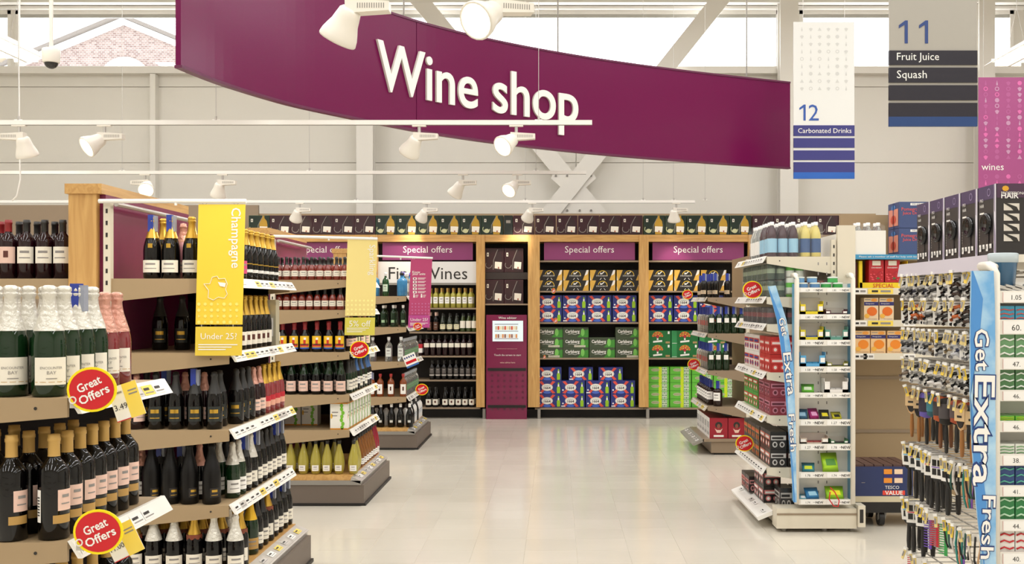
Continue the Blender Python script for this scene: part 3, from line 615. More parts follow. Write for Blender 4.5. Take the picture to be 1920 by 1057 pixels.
def d_ch(m, wd, hh):
    if hh > 0:
        m.text('Champagne', (wd*.55, -.002, -hh*.28), WHITE, h=.062, w=.30, rot=-PI/2, bold=.01)
        pts = [(-.3, .9), (.1, 1), (.25, .75), (.75, .8), (.95, .35), (.8, -.1), (.95, -.5), (.7, -.85), (.2, -.75), (-.2, -1), (-.65, -.8), (-.6, -.2), (-1, .35), (-.5, .35)]
        c0 = (-wd*.25, -.73*hh+.02)
        for a, b in zip(pts, pts[1:]+pts[:1]):
            p = Vector((c0[0]+a[0]*.06, -.003, c0[1]+a[1]*.06)); q = Vector((c0[0]+b[0]*.06, -.003, c0[1]+b[1]*.06)); m.tube(p, q, .0015, LABW, 4)
        m.ngon([(c0[0]+.01, -.003, c0[1]+.03), (c0[0]+.05, -.003, c0[1]+.025), (c0[0]+.045, -.003, c0[1]+.005), (c0[0]+.02, -.003, c0[1]+.01)], LABW)
        rnd = random.Random(5)
        for i in range(7):
            for j in range(4): m.disc((-wd*.88-.012+i*wd*.27, -.0015, -hh*.83-j*.03), .009, M('F7E274', .5, key='icon_yellow'), rnd.choice([3, 5, 6, 8]))
    else:
        m.text('Under 25?', (0, -.002, .025), WHITE, w=.18); lines(m, -wd*.88, wd*.8, -.015, 3, .012, .005)
def d_sp(m, wd, hh):
    if hh > 0:
        m.text('Sparkling', (wd*.6, -.002, -hh*.27), WHITE, h=.062, w=.24, rot=-PI/2)
        for i in range(7):
            for j in range(4): m.disc((-wd*.88-.012+i*wd*.27, -.0015, -hh*.80-j*.035), .009, M('F7EB9A', .5, key='icon_pale'), 6)
    else:
        m.text('5% off', (0, -.002, .022), WHITE, w=.17); lines(m, -wd*.88, wd*.6, -.012, 3, .014, .005)
def d_kn(m, wd, hh):
    if hh > 0:
        m.text('Know', (-wd*.85, -.002, -.14), WHITE, w=.085, align='l', bold=.01); m.text('your units', (-wd*.85, -.002, -.165), WHITE, w=.14, align='l', bold=.01)
        for i in range(5):
            m.fq(-wd*.8, -wd*.45, -.225-i*.037, -.2-i*.037, -.0015, LABW); m.fq(-wd*.7, -wd*.55, -.219-i*.037, -.206-i*.037, -.0025, MAGENTA); lines(m, -wd*.35, wd*.4, -.203-i*.037, 2, .012, .005)
        for q in (-.7, .0): m.disc((wd*q, -.0015, -.385), .008, LABW, 6); m.fq(wd*q-.008, wd*q+.008, -.42, -.393, -.0015, LABW); lines(m, wd*q+.015, wd*q+.05, -.39, 3, .011, .004)
        for i in range(6):
            for j in range(4): m.disc((-wd*.8-.008+i*wd*.31, -.0015, -hh*.8-j*.035), .008, M('C070A0', .5, key='icon_lilac'), 6)
    else:
        m.text('Under 25?', (0, -.002, .02), WHITE, w=.19); lines(m, -wd*.85, wd*.8, -.015, 3, .012, .005)
banner(g2, 374, (190, 378), (465, 378), (376, 463), 384, 608, 612, 666, M('F0CC3C', .5, key='banner_yellow'), 'bright yellow hanging banner reading Champagne above an Under 25 panel', d_ch, .015, M('E2C440', .5, key='banner_yellow_low'))
banner(g3, 236, (515, 443), (709, 448), (653, 709), 449, 592, 595, 628, M('EDD98A', .5, key='banner_pale'), 'pale yellow hanging banner reading Sparkling above a 5% off panel', d_sp, .02, M('D3C850', .5, key='banner_lime'))
banner(g4, 171, (680, 479), (812, 484), (771, 811), 486, 590, 590.5, 614, M('B5406F', .5, noise=.1, nscale=4, key='banner_magenta'), 'pink magenta hanging banner reading Know your units above an Under 25 panel', d_kn, .025, M('B8458C', .5, key='banner_magenta_low'))

# ------------------------------------------------------------------ round great offers tags
def offer_tag(px, py, r, s, label, rot=.45, tilt=0, narrow=1, price=None):
    o = O('offer_tag', None, None, P(px, py, s), label=label, cat='shelf tag', group='round red Great Offers tags'); R = r/s
    m = MB(); RX = R*narrow
    n = 28; pts = [(RX*1.0*math.cos(2*PI*i/n), .0, R*.9*math.sin(2*PI*i/n)) for i in range(n)]
    m.prism(pts, (0, .003, 0), RINGY); m.disc((0, -.0012, 0), R*.80, RED, 28, rx=RX*.9)
    kw = dict(rot=rot, bold=.02)
    def fm(dz):
        c, s_ = math.cos(rot), math.sin(rot)
        return (-s_*dz*narrow, -.0022, c*dz)
    m.text('Great', fm(R*.24), WHITE, w=R*1.02*min(1, narrow*1.2), h=R*.36, **kw); m.text('Offers', fm(-R*.22), WHITE, w=R*1.3*min(1, narrow*1.2), h=R*.36, **kw); m.obj('disc', o)
    m = MB(); m.box(-RX*.9, -RX*.4, .003, .02, -R*.75, -R*.35, M('D8D4CC', .2, trans=.3, key='clip_plastic')); m.ring((-RX*.75, -.002, -R*.42), R*.1, R*.16, M('E8E0D8', .3, key='clip_ring'), 10); m.obj('clip', o)
    return o
offer_tag(172, 730, 47, 665, 'large round red Great Offers tag clipped beside the white foil sparkling wine')
offer_tag(184, 997, 47, 665, 'large round red Great Offers tag clipped below the dark red wine bottles')
offer_tag(674, 655, 18, 242, 'round red Great Offers tag under the pale yellow Sparkling banner')
offer_tag(791, 730, 12, 175, 'small round red Great Offers tag on the rum shelf of the furthest left unit')
offer_tag(1411, 543, 18.5, 258, 'round red Great Offers tag at the green can packs across the aisle')
offer_tag(1396, 831, 17, 246, 'round red Great Offers tag beside the black and orange cartons')
offer_tag(1301, 683, 12, 168, 'round red Great Offers tag left of green bottles with blue security caps')
offer_tag(1289, 552, 10, 140, 'round red Great Offers tag above the right hand blue beer boxes')
offer_tag(1038, 545, 6, 137, 'narrow side-on red offer tag under the black beer boxes', rot=1.2, narrow=.6)
offer_tag(1042, 601, 6, 137, 'narrow side-on red offer tag under the blue beer boxes', rot=1.2, narrow=.6)
offer_tag(1021, 669, 4, 137, 'thin side-on red offer tag below the green beer cases', rot=1.2, narrow=.6)
offer_tag(783, 612, 8, 172, 'round red offer tag half hidden below the magenta banner')
def price_card(px, py, s, w_, h_, txt, label, rot, split=.5):
    o = O('price_card', None, None, P(px, py, s), label=label, cat='price card'); m = MB(); a, b = w_/s/2, h_/s/2
    m.T = Matrix.Rotation(rot, 4, 'Y')
    m.box(-a, a, 0, .002, -b, b, LABW); m.box(a*(2*split-1), a, -.001, .0005, -b, b, TICKY); m.box(-a, a, -.0008, 0, -b, -b*.95, RED)
    m.text(txt, (-a*.45, -.0015, -b*.2), INK, w=a*.9); m.fq(-a*.8, a*-.1, b*.55, b*.65, -.0015, INKG); m.fq(a*.3, a*.9, b*.3, b*.38, -.0015, INKG); m.fq(a*.3, a*.9, b*.5, b*.58, -.0015, INKG)
    m.obj('card', o); return o
price_card(237, 752, 652, 56, 66, '3.49', 'tilted white and yellow price card reading 3.49 behind the upper large red tag', -.32+.6*0, .5)
price_card(230, 1014, 652, 62, 62, '11.00', 'tilted white and yellow price card reading 11.00 behind the lower large red tag', -.45, .5)
o = O('value_tag', None, None, P(770, 675, 173), label='small white blue and red value tag at the clear spirits shelf', cat='shelf tag')
m = MB(); m.T = Matrix.Rotation(-.4, 4, 'Y'); m.box(-.07, .07, 0, .002, -.07, .07, LABW); m.fq(-.06, .06, -.03, .0, -.001, RED)
for i in range(5): m.fq(-.06+i*.025, -.045+i*.025, .03, .05, -.001, M('2A3A7A', .5))
m.box(-.07, .07, -.0005, 0, -.07, -.05, M('3A6AB0', .5)); m.obj('card', o)

# ------------------------------------------------------------------ lighting tracks and spot heads
TH = 3.03
def track(y, x0, x1, label, wires):
    o = O('lighting_track', None, None, ((x0+x1)/2, y, TH3 if y > 14 else TH), label=label, cat='lighting track', group='white lighting tracks')
    m = MB(); a = (x1-x0)/2; m.box(-a, a, -.02, .02, -.018, .018, WHITE); m.box(-a, a, -.006, .006, -.021, -.017, INKG); m.obj('rail', o)
    for wx in wires:
        m = MB(); lx = wx-(x0+x1)/2; m.tube((lx, 0, .018), (lx, 0, 3.9), .0025, SILVER, 5); m.tube((lx, 0, .018), (lx, 0, .05), .01, SILVER, 6); m.tube((lx-.03, 0, .02), (lx+.03, 0, .02), .006, WHITE, 6); m.obj('suspension_wire', o)
    return o
ty = [F/420, F/236.4, F/171, F/139]; TH3 = 1.6+190/139
track(ty[0], -3.2, .4, 'nearest white lighting track just above the frame', [-2.6, -.2])
track(ty[1], -4.6, (1110-CX)/236.4, 'white lighting track crossing in front of the purple sign', [X(406, 236), X(1010, 236), X(36, 236)])
track(ty[2], -6.4, (1099-CX)/171, 'white lighting track just below the purple sign', [X(229, 171), X(1005, 171), X(580, 171)])
track(ty[3], -8.2, (1303-CX)/139, 'furthest white lighting track above the back wall shelving', [X(668, 139), X(985, 139), X(1206, 139), X(1263, 139), X(1412-90, 139)])
LAMPW = M('ECE6DA', .35, key='lamp_white')
prof = [(0, 0), (.038, .0), (.050, .012), (.056, .04), (.062, .07), (.074, .10), (.084, .128), (.088, .15), (.085, .158), (.077, .156), (.077, .15)]
def mk_head():
    m = MB(); m.lathe([(r, z) for r, z in prof], LAMPW, 20); a = m.mesh('lamp_head')
    m = MB(); m.lathe([(.077, .15), (.06, .115), (.025, .09), (0, .09)], M('F7E2B8', .2, metal=.5, emit=1.2, key='reflector'), 20); r = m.mesh('reflector')
    m = MB(); m.lathe([(0, .140), (.05, .140), (.054, .136), (0, .130)], EMIT, 16); return a, r, m.mesh('bulb')
HEAD = mk_head()
def spot(px, s, label, d, side=1, energy=14, yaw=0):
    """hangs from its track: px = column of the stem; d = beam direction; side: where the ballast box sits"""
    y = F/s; x = X(px, s); o = O('track_spotlight', None, None, (x, y, (TH3 if y > 14 else TH)-.019), label=label, cat='spotlight', group='white track spotlights')
    m = MB(); m.box(-.055, .055, -.018, .018, -.012, 0, LAMPW); m.tube((0, 0, -.012), (0, 0, -.06), .013, SILVER, 8); m.obj('adapter', o)
    cy_, sy_ = math.cos(yaw), math.sin(yaw)
    m = MB(); m.T = Matrix.Rotation(yaw, 4, 'Z')
    a, b = (-.045, .15) if side > 0 else (-.15, .045)
    q = [(a, -.035, -.06), (b, -.035, -.072), (b, -.035, -.112), (a, -.035, -.125)] if side > 0 else [(b, -.035, -.06), (a, -.035, -.072), (a, -.035, -.112), (b, -.035, -.125)]
    m.prism(q, (0, .07, 0), LAMPW)
    for i in range(12):
        xx = (.01+i*.0105)*side; m.fq(min(xx, xx+.004*side), max(xx, xx+.004*side), -.103, -.08, -.0358, GREY)
    m.obj('ballast_box', o)
    d = Vector(d).normalized(); h_ = Vector((-.03*side*cy_, -.03*side*sy_, -.115)); q = d.to_track_quat('Z', 'Y')
    for n, me in zip(('lamp_head', 'reflector', 'bulb'), HEAD):
        k = O(n, me, o); k.rotation_mode = 'QUATERNION'; k.rotation_quaternion = q; k.location = h_-d*.02
    if energy:
        l = bpy.data.lights.new('spot', 'SPOT'); l.energy = energy; l.spot_size = 1.1; l.spot_blend = .7; l.shadow_soft_size = .05; l.color = (1, .9, .75)
        lo = bpy.data.objects.new('spot_light', l); C.objects.link(lo); lo.parent = o; lo.location = h_+d*.16; lo.rotation_mode = 'QUATERNION'; lo.rotation_quaternion = d.to_track_quat('-Z', 'Y')
    return o
SE = 55
spot(668, 420, 'large white track spotlight seen from behind at the top left of the purple sign', (-.45, .28, -.8), 1, SE*.6)
spot(937, 420, 'large lit track spotlight facing the viewer above the word Wine', (-.55, -.75, -.5), 1, SE*.4, yaw=.25)
spot(36, 236.4, 'white spotlight at far left of the second track with its box on the left', (.1, .35, -.9), -1, SE)
spot(196, 236.4, 'lit white spotlight at left of second track facing the viewer', (-.6, -.6, -.55), 1, SE)
spot(786, 236.4, 'white spotlight on second track hanging in front of the purple sign below Wine', (-.45, .45, -.75), 1, SE)
spot(968, 236.4, 'lit white spotlight on second track hanging in front of purple sign below shop', (-.55, -.65, -.5), 1, SE)
spot(272, 171, 'lit white spotlight above the oak post on third track', (.15, -.8, -.5), -1, SE)
spot(417, 171, 'unlit looking white spotlight on third track above the yellow Champagne banner', (-.25, .4, -.85), 1, SE)
spot(868, 171, 'white spotlight on third track over the left end of special offers', (-.5, .35, -.75), 1, SE)
spot(970, 171, 'lit white spotlight on third track left of the steel cross', (-.45, -.65, -.55), 1, SE)
spot(562, 139, 'white spotlight on furthest track above the rose bottles', (-.3, .5, -.75), 1, SE*.35)
spot(800, 139, 'white spotlight on furthest track above the Fine Wines sign', (-.4, .5, -.7), 1, SE*.35)
spot(998, 139, 'lit white spotlight on furthest track above the wine advisor kiosk', (-.3, .6, -.7), 1, SE*.35)
spot(1268, 139, 'white spotlight at right of furthest track pointing straight down', (0.05, .35, -.9), 1, SE*.35)

# ------------------------------------------------------------------ fluorescent fixtures, camera, cables
def fixture(x, z, y0, y1, label):
    o = O('suspended_light', None, None, (x, y0, z), label=label, cat='ceiling light', group='suspended fluorescent lights'); L = y1-y0
    m = MB()
    for sgn in (-1, 1):
        m.prism([(sgn*.27, 0, 0), (sgn*.28, 0, 0), (sgn*.13, 0, .1), (sgn*.12, 0, .1)], (0, L, 0), WHITE)
    m.box(-.13, .13, 0, L, .1, .12, WHITE); m.box(-.13, .13, -.005, .01, .0, .11, WHITE); m.box(-.13, .13, L-.01, L+.005, 0, .11, WHITE); m.box(-.015, .015, 0, L, .0, .1, WHITE); m.obj('housing', o)
    m = MB()
    for q in (-.1, .1): m.tube((q, .02, .045), (q, L-.02, .045), .022, TUBE, 8)
    m.obj('tube', o); m = MB()
    for k in range(int(L/.15)): m.box(-.25, .25, .1+k*.15, .108+k*.15, .01, .05, WHITE)
    k = m.obj('louvre', o); k['kind'] = 'stuff'
    m = MB()
    for yy in (.2, L-.2):
        m.tube((0, yy, .6), (0, yy, 7-z), .003, SILVER, 5); m.tube((0, yy, .6), (-.1, yy, .12), .002, SILVER, 5); m.tube((0, yy, .6), (.1, yy, .12), .002, SILVER, 5)
    m.obj('suspension_wire', o)
fixture(-5.72, 4.2, 8.6, 11.7, 'bright suspended fluorescent light at the upper left beside the dome camera')
fixture(4.98, 4.2, 8.8, 11.9, 'bright suspended fluorescent light at the upper right beside the Fruit Juice sign')
s_ = 200.0; o = O('dome_camera', None, None, P(96, 110, s_), label='white and black dome security camera on a ceiling pole at upper left', cat='camera')
m = MB(); m.lathe([(0, .1), (.055, .1), (.08, .09), (.085, .06), (.075, -.03), (.07, -.04), (0, -.04)], LAMPW, 20); m.obj('housing', o)
m = MB(); m.lathe([(.062, -.04), (.058, -.06), (.042, -.08), (.02, -.092), (0, -.095)], M('2A2828', .1, key='smoked_dome'), 18); m.obj('dome', o)
m = MB(); m.tube((0, 0, .1), (0, 0, 7-o.location.z), .02, LAMPW, 8); m.obj('pole', o)
s_ = 220.0; o = O('hanging_cable', None, None, P(36, 200, s_), label='thin white power cable hanging down at far left through two tracks', cat='cable')
m = MB(); m.path([(.0, 0, 3.2), (.005, 0, .9), (-.005, 0, .35), (0, 0, .1), (.0, 0, -.3), (.01, 0, -.62), (-.02, 0, -.76), (-.06, 0, -.8)], .007, WHITE, 6); m.obj('cord', o)

# ------------------------------------------------------------------ bottles
SH = {
 'wine': [(.85, 0), (1, .015), (1, .62), (.93, .67), (.66, .725), (.42, .77), (.36, .80), (.35, .93), (.39, .935), (.39, .965), (.36, .97), (.36, 1), (0, 1)],
 'spark': [(.85, 0), (1, .02), (1, .46), (.96, .53), (.85, .60), (.66, .69), (.47, .78), (.37, .86), (.35, .91), (.40, .92), (.40, .945), (.33, .96), (.31, .99), (0, 1)],
 'balloon': [(.62, 0), (.72, .02), (.92, .14), (1, .28), (.98, .38), (.85, .52), (.62, .66), (.42, .77), (.30, .86), (.30, .93), (.36, .94), (.36, .97), (.3, 1), (0, 1)],
 'spirit': [(.9, 0), (1, .02), (1, .60), (.95, .66), (.72, .73), (.42, .78), (.34, .82), (.34, .90), (.42, .905), (.42, 1), (0, 1)],
 'square': [(1.0, 0), (1.12, .015), (1.12, .62), (1.06, .68), (.5, .75), (.34, .79), (.34, .88), (.44, .885), (.44, 1), (0, 1)],
 'mini': [(.9, 0), (1, .02), (1, .46), (.95, .52), (.72, .62), (.45, .70), (.38, .76), (.38, .86), (.42, .87), (.42, .99), (0, 1)],
}
def rad_at(shape, z):
    p = SH[shape]
    for a, b in zip(p, p[1:]):
        if a[1] <= z <= b[1]: return a[0]+(b[0]-a[0])*((z-a[1])/max(1e-6, b[1]-a[1]))
    return .35
def bottle(name, shape, h, r, glass, foil, zf, labels, tag=False, n=16, mush=False, prints=None):
    m = MB(); m.lathe([(0, 0)]+[(a*r, z*h) for a, z in SH[shape]], glass, 4 if shape == 'square' and False else n); me = m.mesh(name); kids = []
    if foil:
        e = .0012; pf = [(rad_at(shape, zf)*r+e, zf*h)]+[(a*r+e, z*h) for a, z in SH[shape] if z > zf]
        if mush:
            pf = [(a, z) for a, z in pf if z < .915*h]+[((.44*r), .925*h), (.46*r, .945*h), (.38*r, .955*h), (.44*r, .97*h), (.42*r, 1.0*h), (.25*r, 1.015*h), (0, 1.018*h)]
        else: pf[-1] = (0, h+e)
        m = MB(); m.lathe(pf, foil, n); kids.append(('foil_cap', m.mesh('foil_cap')))
    for (z0, z1, ang, span, mt, kind_) in labels:
        m = MB(); rr = max(rad_at(shape, z0), rad_at(shape, z1))*r+.001; m.arc(rr, z0*h, z1*h, ang, span, mt, 8)
        zc = (z0+z1)/2*h; hh = (z1-z0)*h
        def fm(dz, dx=0):
            def f(a, b):
                t = -PI/2+ang+(a+dx)/rr; return ((rr+.001)*math.cos(t), (rr+.001)*math.sin(t), zc+b+dz)
            return f
        if kind_ == 'enc':
            m.text('ENCOUNTER', (0, 0, 0), INKG, w=rr*1.25, fmap=fm(hh*.12)); m.text('BAY', (0, 0, 0), INKG, w=rr*.5, fmap=fm(-hh*.05)); m.arc(rr+.001, zc-hh*.28, zc-hh*.25, ang, .6, INKG, 4)
            m.arc(rr+.001, zc-hh*.40, zc-hh*.38, ang, span*.95, GOLDM, 4)
        elif kind_ == 'lines':
            m.arc(rr+.0008, zc+hh*.12, zc+hh*.26, ang, span*.5, INKG, 4); m.arc(rr+.0008, zc-hh*.2, zc-hh*.14, ang, span*.6, INKG, 4)
        elif kind_ == 'gold': m.arc(rr+.0008, zc+hh*.05, zc+hh*.3, ang, span*.6, GOLD, 4); m.arc(rr+.0008, zc-hh*.3, zc-hh*.24, ang, span*.7, GOLD, 4)
        elif kind_ == 'bar':
            for i in range(7): m.arc(rr+.0008, z0*h+hh*(.2+.09*i), z0*h+hh*(.24+.09*i), ang, span*.6, INK, 2)
        elif kind_ == 'sun':   # figure on a yellow ground
            m.arc(rr+.0008, zc-hh*.5, zc-hh*.38, ang, span, M('2C4FA8', .5), 6); m.arc(rr+.0008, zc-hh*.32, zc-hh*.1, ang, span*.85, M('C8301E', .5), 6)
            m.arc(rr+.0008, zc-hh*.1, zc+hh*.2, ang+.08, span*.22, M('C8301E', .5), 3); m.arc(rr+.0008, zc+hh*.2, zc+hh*.38, ang+.14, span*.2, LABW, 3)
            m.arc(rr+.0009, zc-hh*.2, zc-hh*.1, ang, span*.9, INK, 6)
        elif kind_ == 'oval':
            pass
        elif kind_ == 'redtop': m.arc(rr+.0008, zc+hh*.02, zc+hh*.5, ang, span, M('C02030', .5), 6)
        elif kind_ == 'dot': m.arc(rr+.0008, zc-hh*.15, zc+hh*.25, ang, span*.25, M('5A2A20', .5), 3)
        elif kind_ == 'round': pass
        kids.append(('label', m.mesh('label')))
    if tag:
        m = MB(); zt = h*.93; m.box(-.018, .008, -.02, .014, zt-.05, zt+.035, BLUET); m.box(.008, .024, -.016, .012, zt-.05, zt+.03, CLRT); kids.append(('security_tag', m.mesh('security_tag')))
    k = kind(name, me, kids, 'bottle'); k.r = r*(1.12 if shape == 'square' else 1); return k
B = {}
B['enc'] = bottle('sparkling_wine_bottle', 'spark', .315, .0475, GREENG, FOILW, .60, [(.11, .36, .55, 2.0, LAB, 'enc')], n=28, mush=True)
B['enct'] = bottle('sparkling_wine_bottle', 'spark', .315, .0475, GREENG, FOILW, .60, [(.11, .36, .55, 2.0, LAB, 'enc')], n=28, mush=True, tag=True)
B['encp'] = bottle('sparkling_wine_bottle', 'spark', .30, .0455, ROSEG, FOILP, .58, [(.14, .40, .55, 2.0, LAB, 'enc')], n=28, mush=True)
B['red'] = bottle('red_wine_bottle', 'wine', .30, .043, DARKG, GOLDM, .79, [(.28, .48, 1.15, 1.1, LABP, 'lines'), (.16, .24, .95, 1.3, LABT, None), (.17, .48, -.75, .45, LABW, 'bar')], n=28)
B['bolly'] = bottle('champagne_bottle', 'spark', .31, .045, DARKG, GOLD, .66, [(.10, .30, 0, 2.2, LAB, 'lines'), (.50, .57, 0, .5, GOLD, None)], mush=True)
B['bollyt'] = bottle('champagne_bottle', 'spark', .31, .045, DARKG, GOLD, .66, [(.10, .30, 0, 2.2, LAB, 'lines'), (.50, .57, 0, .5, GOLD, None)], mush=True, tag=True)
B['pinkc'] = bottle('rose_champagne_bottle', 'spark', .29, .043, M('D8949A', .1, spec=.7, key='pink_glass'), FOILP, .66, [(.12, .3, 0, 2, LABP, 'lines')])
B['chy'] = bottle('champagne_bottle', 'spark', .29, .040, DARKG, GOLD, .68, [(.12, .36, .9, 1.6, YEL, 'lines')], mush=True)
B['chp'] = bottle('champagne_bottle', 'spark', .29, .040, DARKG, FOILP, .68, [(.12, .36, .9, 1.6, M('D2447A', .5, key='label_hotpink'), 'lines')], mush=True)
B['chd'] = bottle('champagne_bottle', 'spark', .28, .040, DARKG, GOLD, .7, [(.16, .22, .9, 1.6, LABW, None), (.32, .34, .9, 1.6, GOLD, None)], mush=True)
B['chc'] = bottle('champagne_bottle', 'spark', .29, .040, DARKG, GOLD, .64, [(.08, .33, .8, 1.8, LAB, 'dot')], mush=True)
B['half'] = bottle('half_champagne_bottle', 'spark', .22, .034, DARKG, GOLD, .68, [(.1, .34, .8, 1.8, LAB, 'lines')], mush=True)
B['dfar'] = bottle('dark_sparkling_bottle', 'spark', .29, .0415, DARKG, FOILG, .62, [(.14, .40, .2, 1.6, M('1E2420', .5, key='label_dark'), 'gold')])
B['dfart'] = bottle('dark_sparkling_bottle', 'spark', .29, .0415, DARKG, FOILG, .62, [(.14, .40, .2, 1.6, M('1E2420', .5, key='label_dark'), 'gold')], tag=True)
B['neck'] = bottle('sparkling_rose_bottle', 'spark', .29, .044, DARKG, FOILP, .66, [(.12, .34, .9, 1.8, M('B98A84', .5, key='label_dusky'), 'lines'), (.46, .56, .9, 1.0, LAB, None)])
B['rlab'] = bottle('rose_sparkling_bottle', 'spark', .28, .040, REDW, FOILP, .66, [(.14, .36, .8, 1.8, LABP, 'lines')])
B['rgold'] = bottle('rose_sparkling_bottle', 'spark', .28, .040, M('8A2A30', .08, spec=.7, coat=.3, key='pink_dark_glass'), GOLD, .62, [(.14, .36, .8, 1.8, M('E8A890', .5, key='label_salmon'), 'redtop')], mush=True)
B['black'] = bottle('black_sparkling_bottle', 'spark', .31, .046, MATTEB, MATTEB, .66, [(.12, .27, .7, 1.0, LABK, 'gold')])
B['blackt'] = bottle('black_sparkling_bottle', 'spark', .31, .046, MATTEB, MATTEB, .66, [(.12, .27, .7, 1.0, LABK, 'gold')], tag=True)
B['pfoil'] = bottle('sparkling_wine_bottle', 'spark', .29, .040, DARKG, FOILP, .60, [(.10, .33, .7, 2.0, LABW, 'lines')])
B['wfoil'] = bottle('sparkling_wine_bottle', 'spark', .29, .040, GREENG, FOILW, .60, [(.10, .33, .7, 2.0, LABW, 'lines')])
B['wfoilt'] = bottle('sparkling_wine_bottle', 'spark', .29, .040, GREENG, FOILW, .60, [(.10, .33, .7, 2.0, LABW, 'lines')], tag=True)
B['bfoil'] = bottle('sparkling_wine_bottle', 'spark', .29, .040, DARKG, FOILB, .64, [(.12, .34, .7, 2.0, LAB, 'lines')])
B['bfoilt'] = bottle('sparkling_wine_bottle', 'spark', .29, .040, DARKG, FOILB, .64, [(.12, .34, .7, 2.0, LAB, 'lines')], tag=True)
B['gfoil'] = bottle('sparkling_wine_bottle', 'spark', .30, .045, DARKG, GOLD, .66, [(.58, .66, 0, 6.28, M('7A3A22', .5, key='foil_copper'), None), (.12, .34, .3, 2, LAB, 'lines')], mush=True)
B['cava'] = bottle('sparkling_wine_bottle', 'spark', .30, .0455, DARKG, FOILW, .56, [(.12, .32, .3, 2, LAB, 'lines')])
B['cavag'] = bottle('sparkling_wine_bottle', 'spark', .30, .048, GREENG, FOILW, .60, [(.56, .62, 0, 6.28, M('2A7A3A', .5, key='collar_green'), None), (.12, .34, .6, 2, LAB, 'lines')])
B['yfoil'] = bottle('sparkling_wine_bottle', 'spark', .30, .045, GREENG, M('E8B828', .35, metal=.3, key='yellow_foil'), .62, [(.10, .30, .6, 2, LABT, 'lines')])
B['rosemini'] = bottle('small_rose_wine_bottle', 'mini', .185, .029, ROSEL, FOILB, .66, [(.16, .40, .1, 2.2, LAB, 'lines')])
B['yell'] = bottle('yellow_label_wine_bottle', 'mini', .245, .040, DARKG, FOILR, .72, [(.10, .52, 0, 2.1, M('F0C020', .5, key='label_yellow'), 'sun')])
B['pinklab'] = bottle('sparkling_wine_bottle', 'spark', .27, .041, DARKG, GREENG, .6, [(.10, .40, 0, 2.2, LABP, 'lines')])
B['pinklabs'] = bottle('sparkling_wine_bottle', 'spark', .27, .038, GREENG, FOILG, .6, [(.10, .40, .9, 2.0, LAB, 'lines')])
B['blueneck'] = bottle('sparkling_wine_bottle', 'spark', .27, .038, DARKG, M('3A6AA8', .3, key='blue_foil'), .6, [(.2, .42, .9, 2.0, LABW, 'lines')])
B['ball'] = bottle('round_bellied_bottle', 'balloon', .27, .0445, YELG, FOILB, .88, [(.10, .27, 0, 1.25, LABW, 'lines')])
B['balla'] = bottle('round_bellied_bottle', 'balloon', .28, .046, M('B8742A', .06, trans=.6, key='amber_clear'), FOILB, .88, [(.10, .27, .9, 1.2, LABW, 'lines')])
B['ballr'] = bottle('round_bellied_bottle', 'balloon', .30, .045, RUBY, FOILB, .86, [(.08, .24, .9, 1.2, LABW, 'lines')])
B['ginb'] = bottle('blue_gin_bottle', 'square', .27, .046, BLUEG, M('4A3A9A', .4, key='violet_cap'), .88, [])
B['ginbk'] = bottle('blue_gin_bottle', 'square', .26, .046, BLUEG, FOILB, .88, [])
B['ging'] = bottle('green_gin_bottle', 'spirit', .26, .036, GRNG2, M('F0EDEA', .4, key='white_cap'), .86, [(.2, .5, 0, 1.6, M('CFE0C8', .5, key='label_green'), 'lines')])
B['gins'] = bottle('green_spirit_bottle', 'spirit', .24, .032, GREENG, M('F0EDEA', .4, key='white_cap'), .86, [(.2, .32, 0, 1.2, M('9AB890', .5), None)])
B['vod'] = bottle('clear_spirit_bottle', 'spirit', .27, .040, CLEARG, M('EDEDED', .4, key='white_cap2'), .86, [(.2, .55, 0, 1.6, M('DADCD6', .5, key='label_grey'), 'lines')])
B['vodg'] = bottle('clear_spirit_bottle', 'spirit', .25, .036, CLEARG, M('B9BEC4', .3, key='grey_cap'), .86, [(.25, .5, .9, 1.8, M('5A8A5A', .5, key='label_forest'), 'lines')])
B['rum'] = bottle('amber_rum_bottle', 'spirit', .25, .038, M('9A4A1A', .06, trans=.3, key='rum_glass'), M('B03030', .4, key='red_cap'), .86, [(.12, .55, 0, 1.7, LABW, 'dot')], tag=False)
B['rumt'] = bottle('amber_rum_bottle', 'spirit', .25, .038, M('9A4A1A', .06, trans=.3, key='rum_glass'), M('B03030', .4, key='red_cap'), .86, [(.12, .55, 0, 1.7, LABW, 'dot')], tag=True)
B['mal'] = bottle('dark_liqueur_bottle', 'spark', .26, .040, DARKG, M('F4F2EE', .4, key='white_cap3'), .84, [(.2, .3, 0, .8, M('CFCFC8', .5), None)])
B['whb'] = bottle('white_liqueur_bottle', 'spirit', .25, .034, M('E6E4E0', .2, key='white_glass'), FOILB, .8, [(.25, .5, .9, 1.5, M('C8CCD0', .5), 'lines')])
B['wwine'] = bottle('white_wine_bottle', 'wine', .275, .038, WHITEWINE, GOLDM, .80, [(.22, .55, 0, 1.8, LABW, 'lines')], n=12)
B['wgreen'] = bottle('white_wine_bottle', 'spark', .26, .038, M('3A4A20', .08, spec=.7, key='olive_glass'), FOILG, .85, [(.2, .58, 0, 2.2, LAB, None)], n=12)
B['wcream'] = bottle('white_wine_bottle', 'spark', .26, .038, M('20281A', .08, spec=.7, key='dark_olive_glass'), FOILG, .85, [(.14, .40, 0, 2.2, M('E8E0B8', .5, key='label_ivory'), 'lines')], n=12)
B['worange'] = bottle('red_wine_bottle', 'wine', .27, .036, DARKG, LABP, .82, [(.1, .5, 0, 1.8, M('5A3420', .5, key='label_brown'), 'lines')], n=12)
B['wred'] = bottle('red_wine_bottle', 'wine', .29, .039, REDW, FOILB, .80, [(.40, .60, 0, 2.2, LAB, None)], n=12)
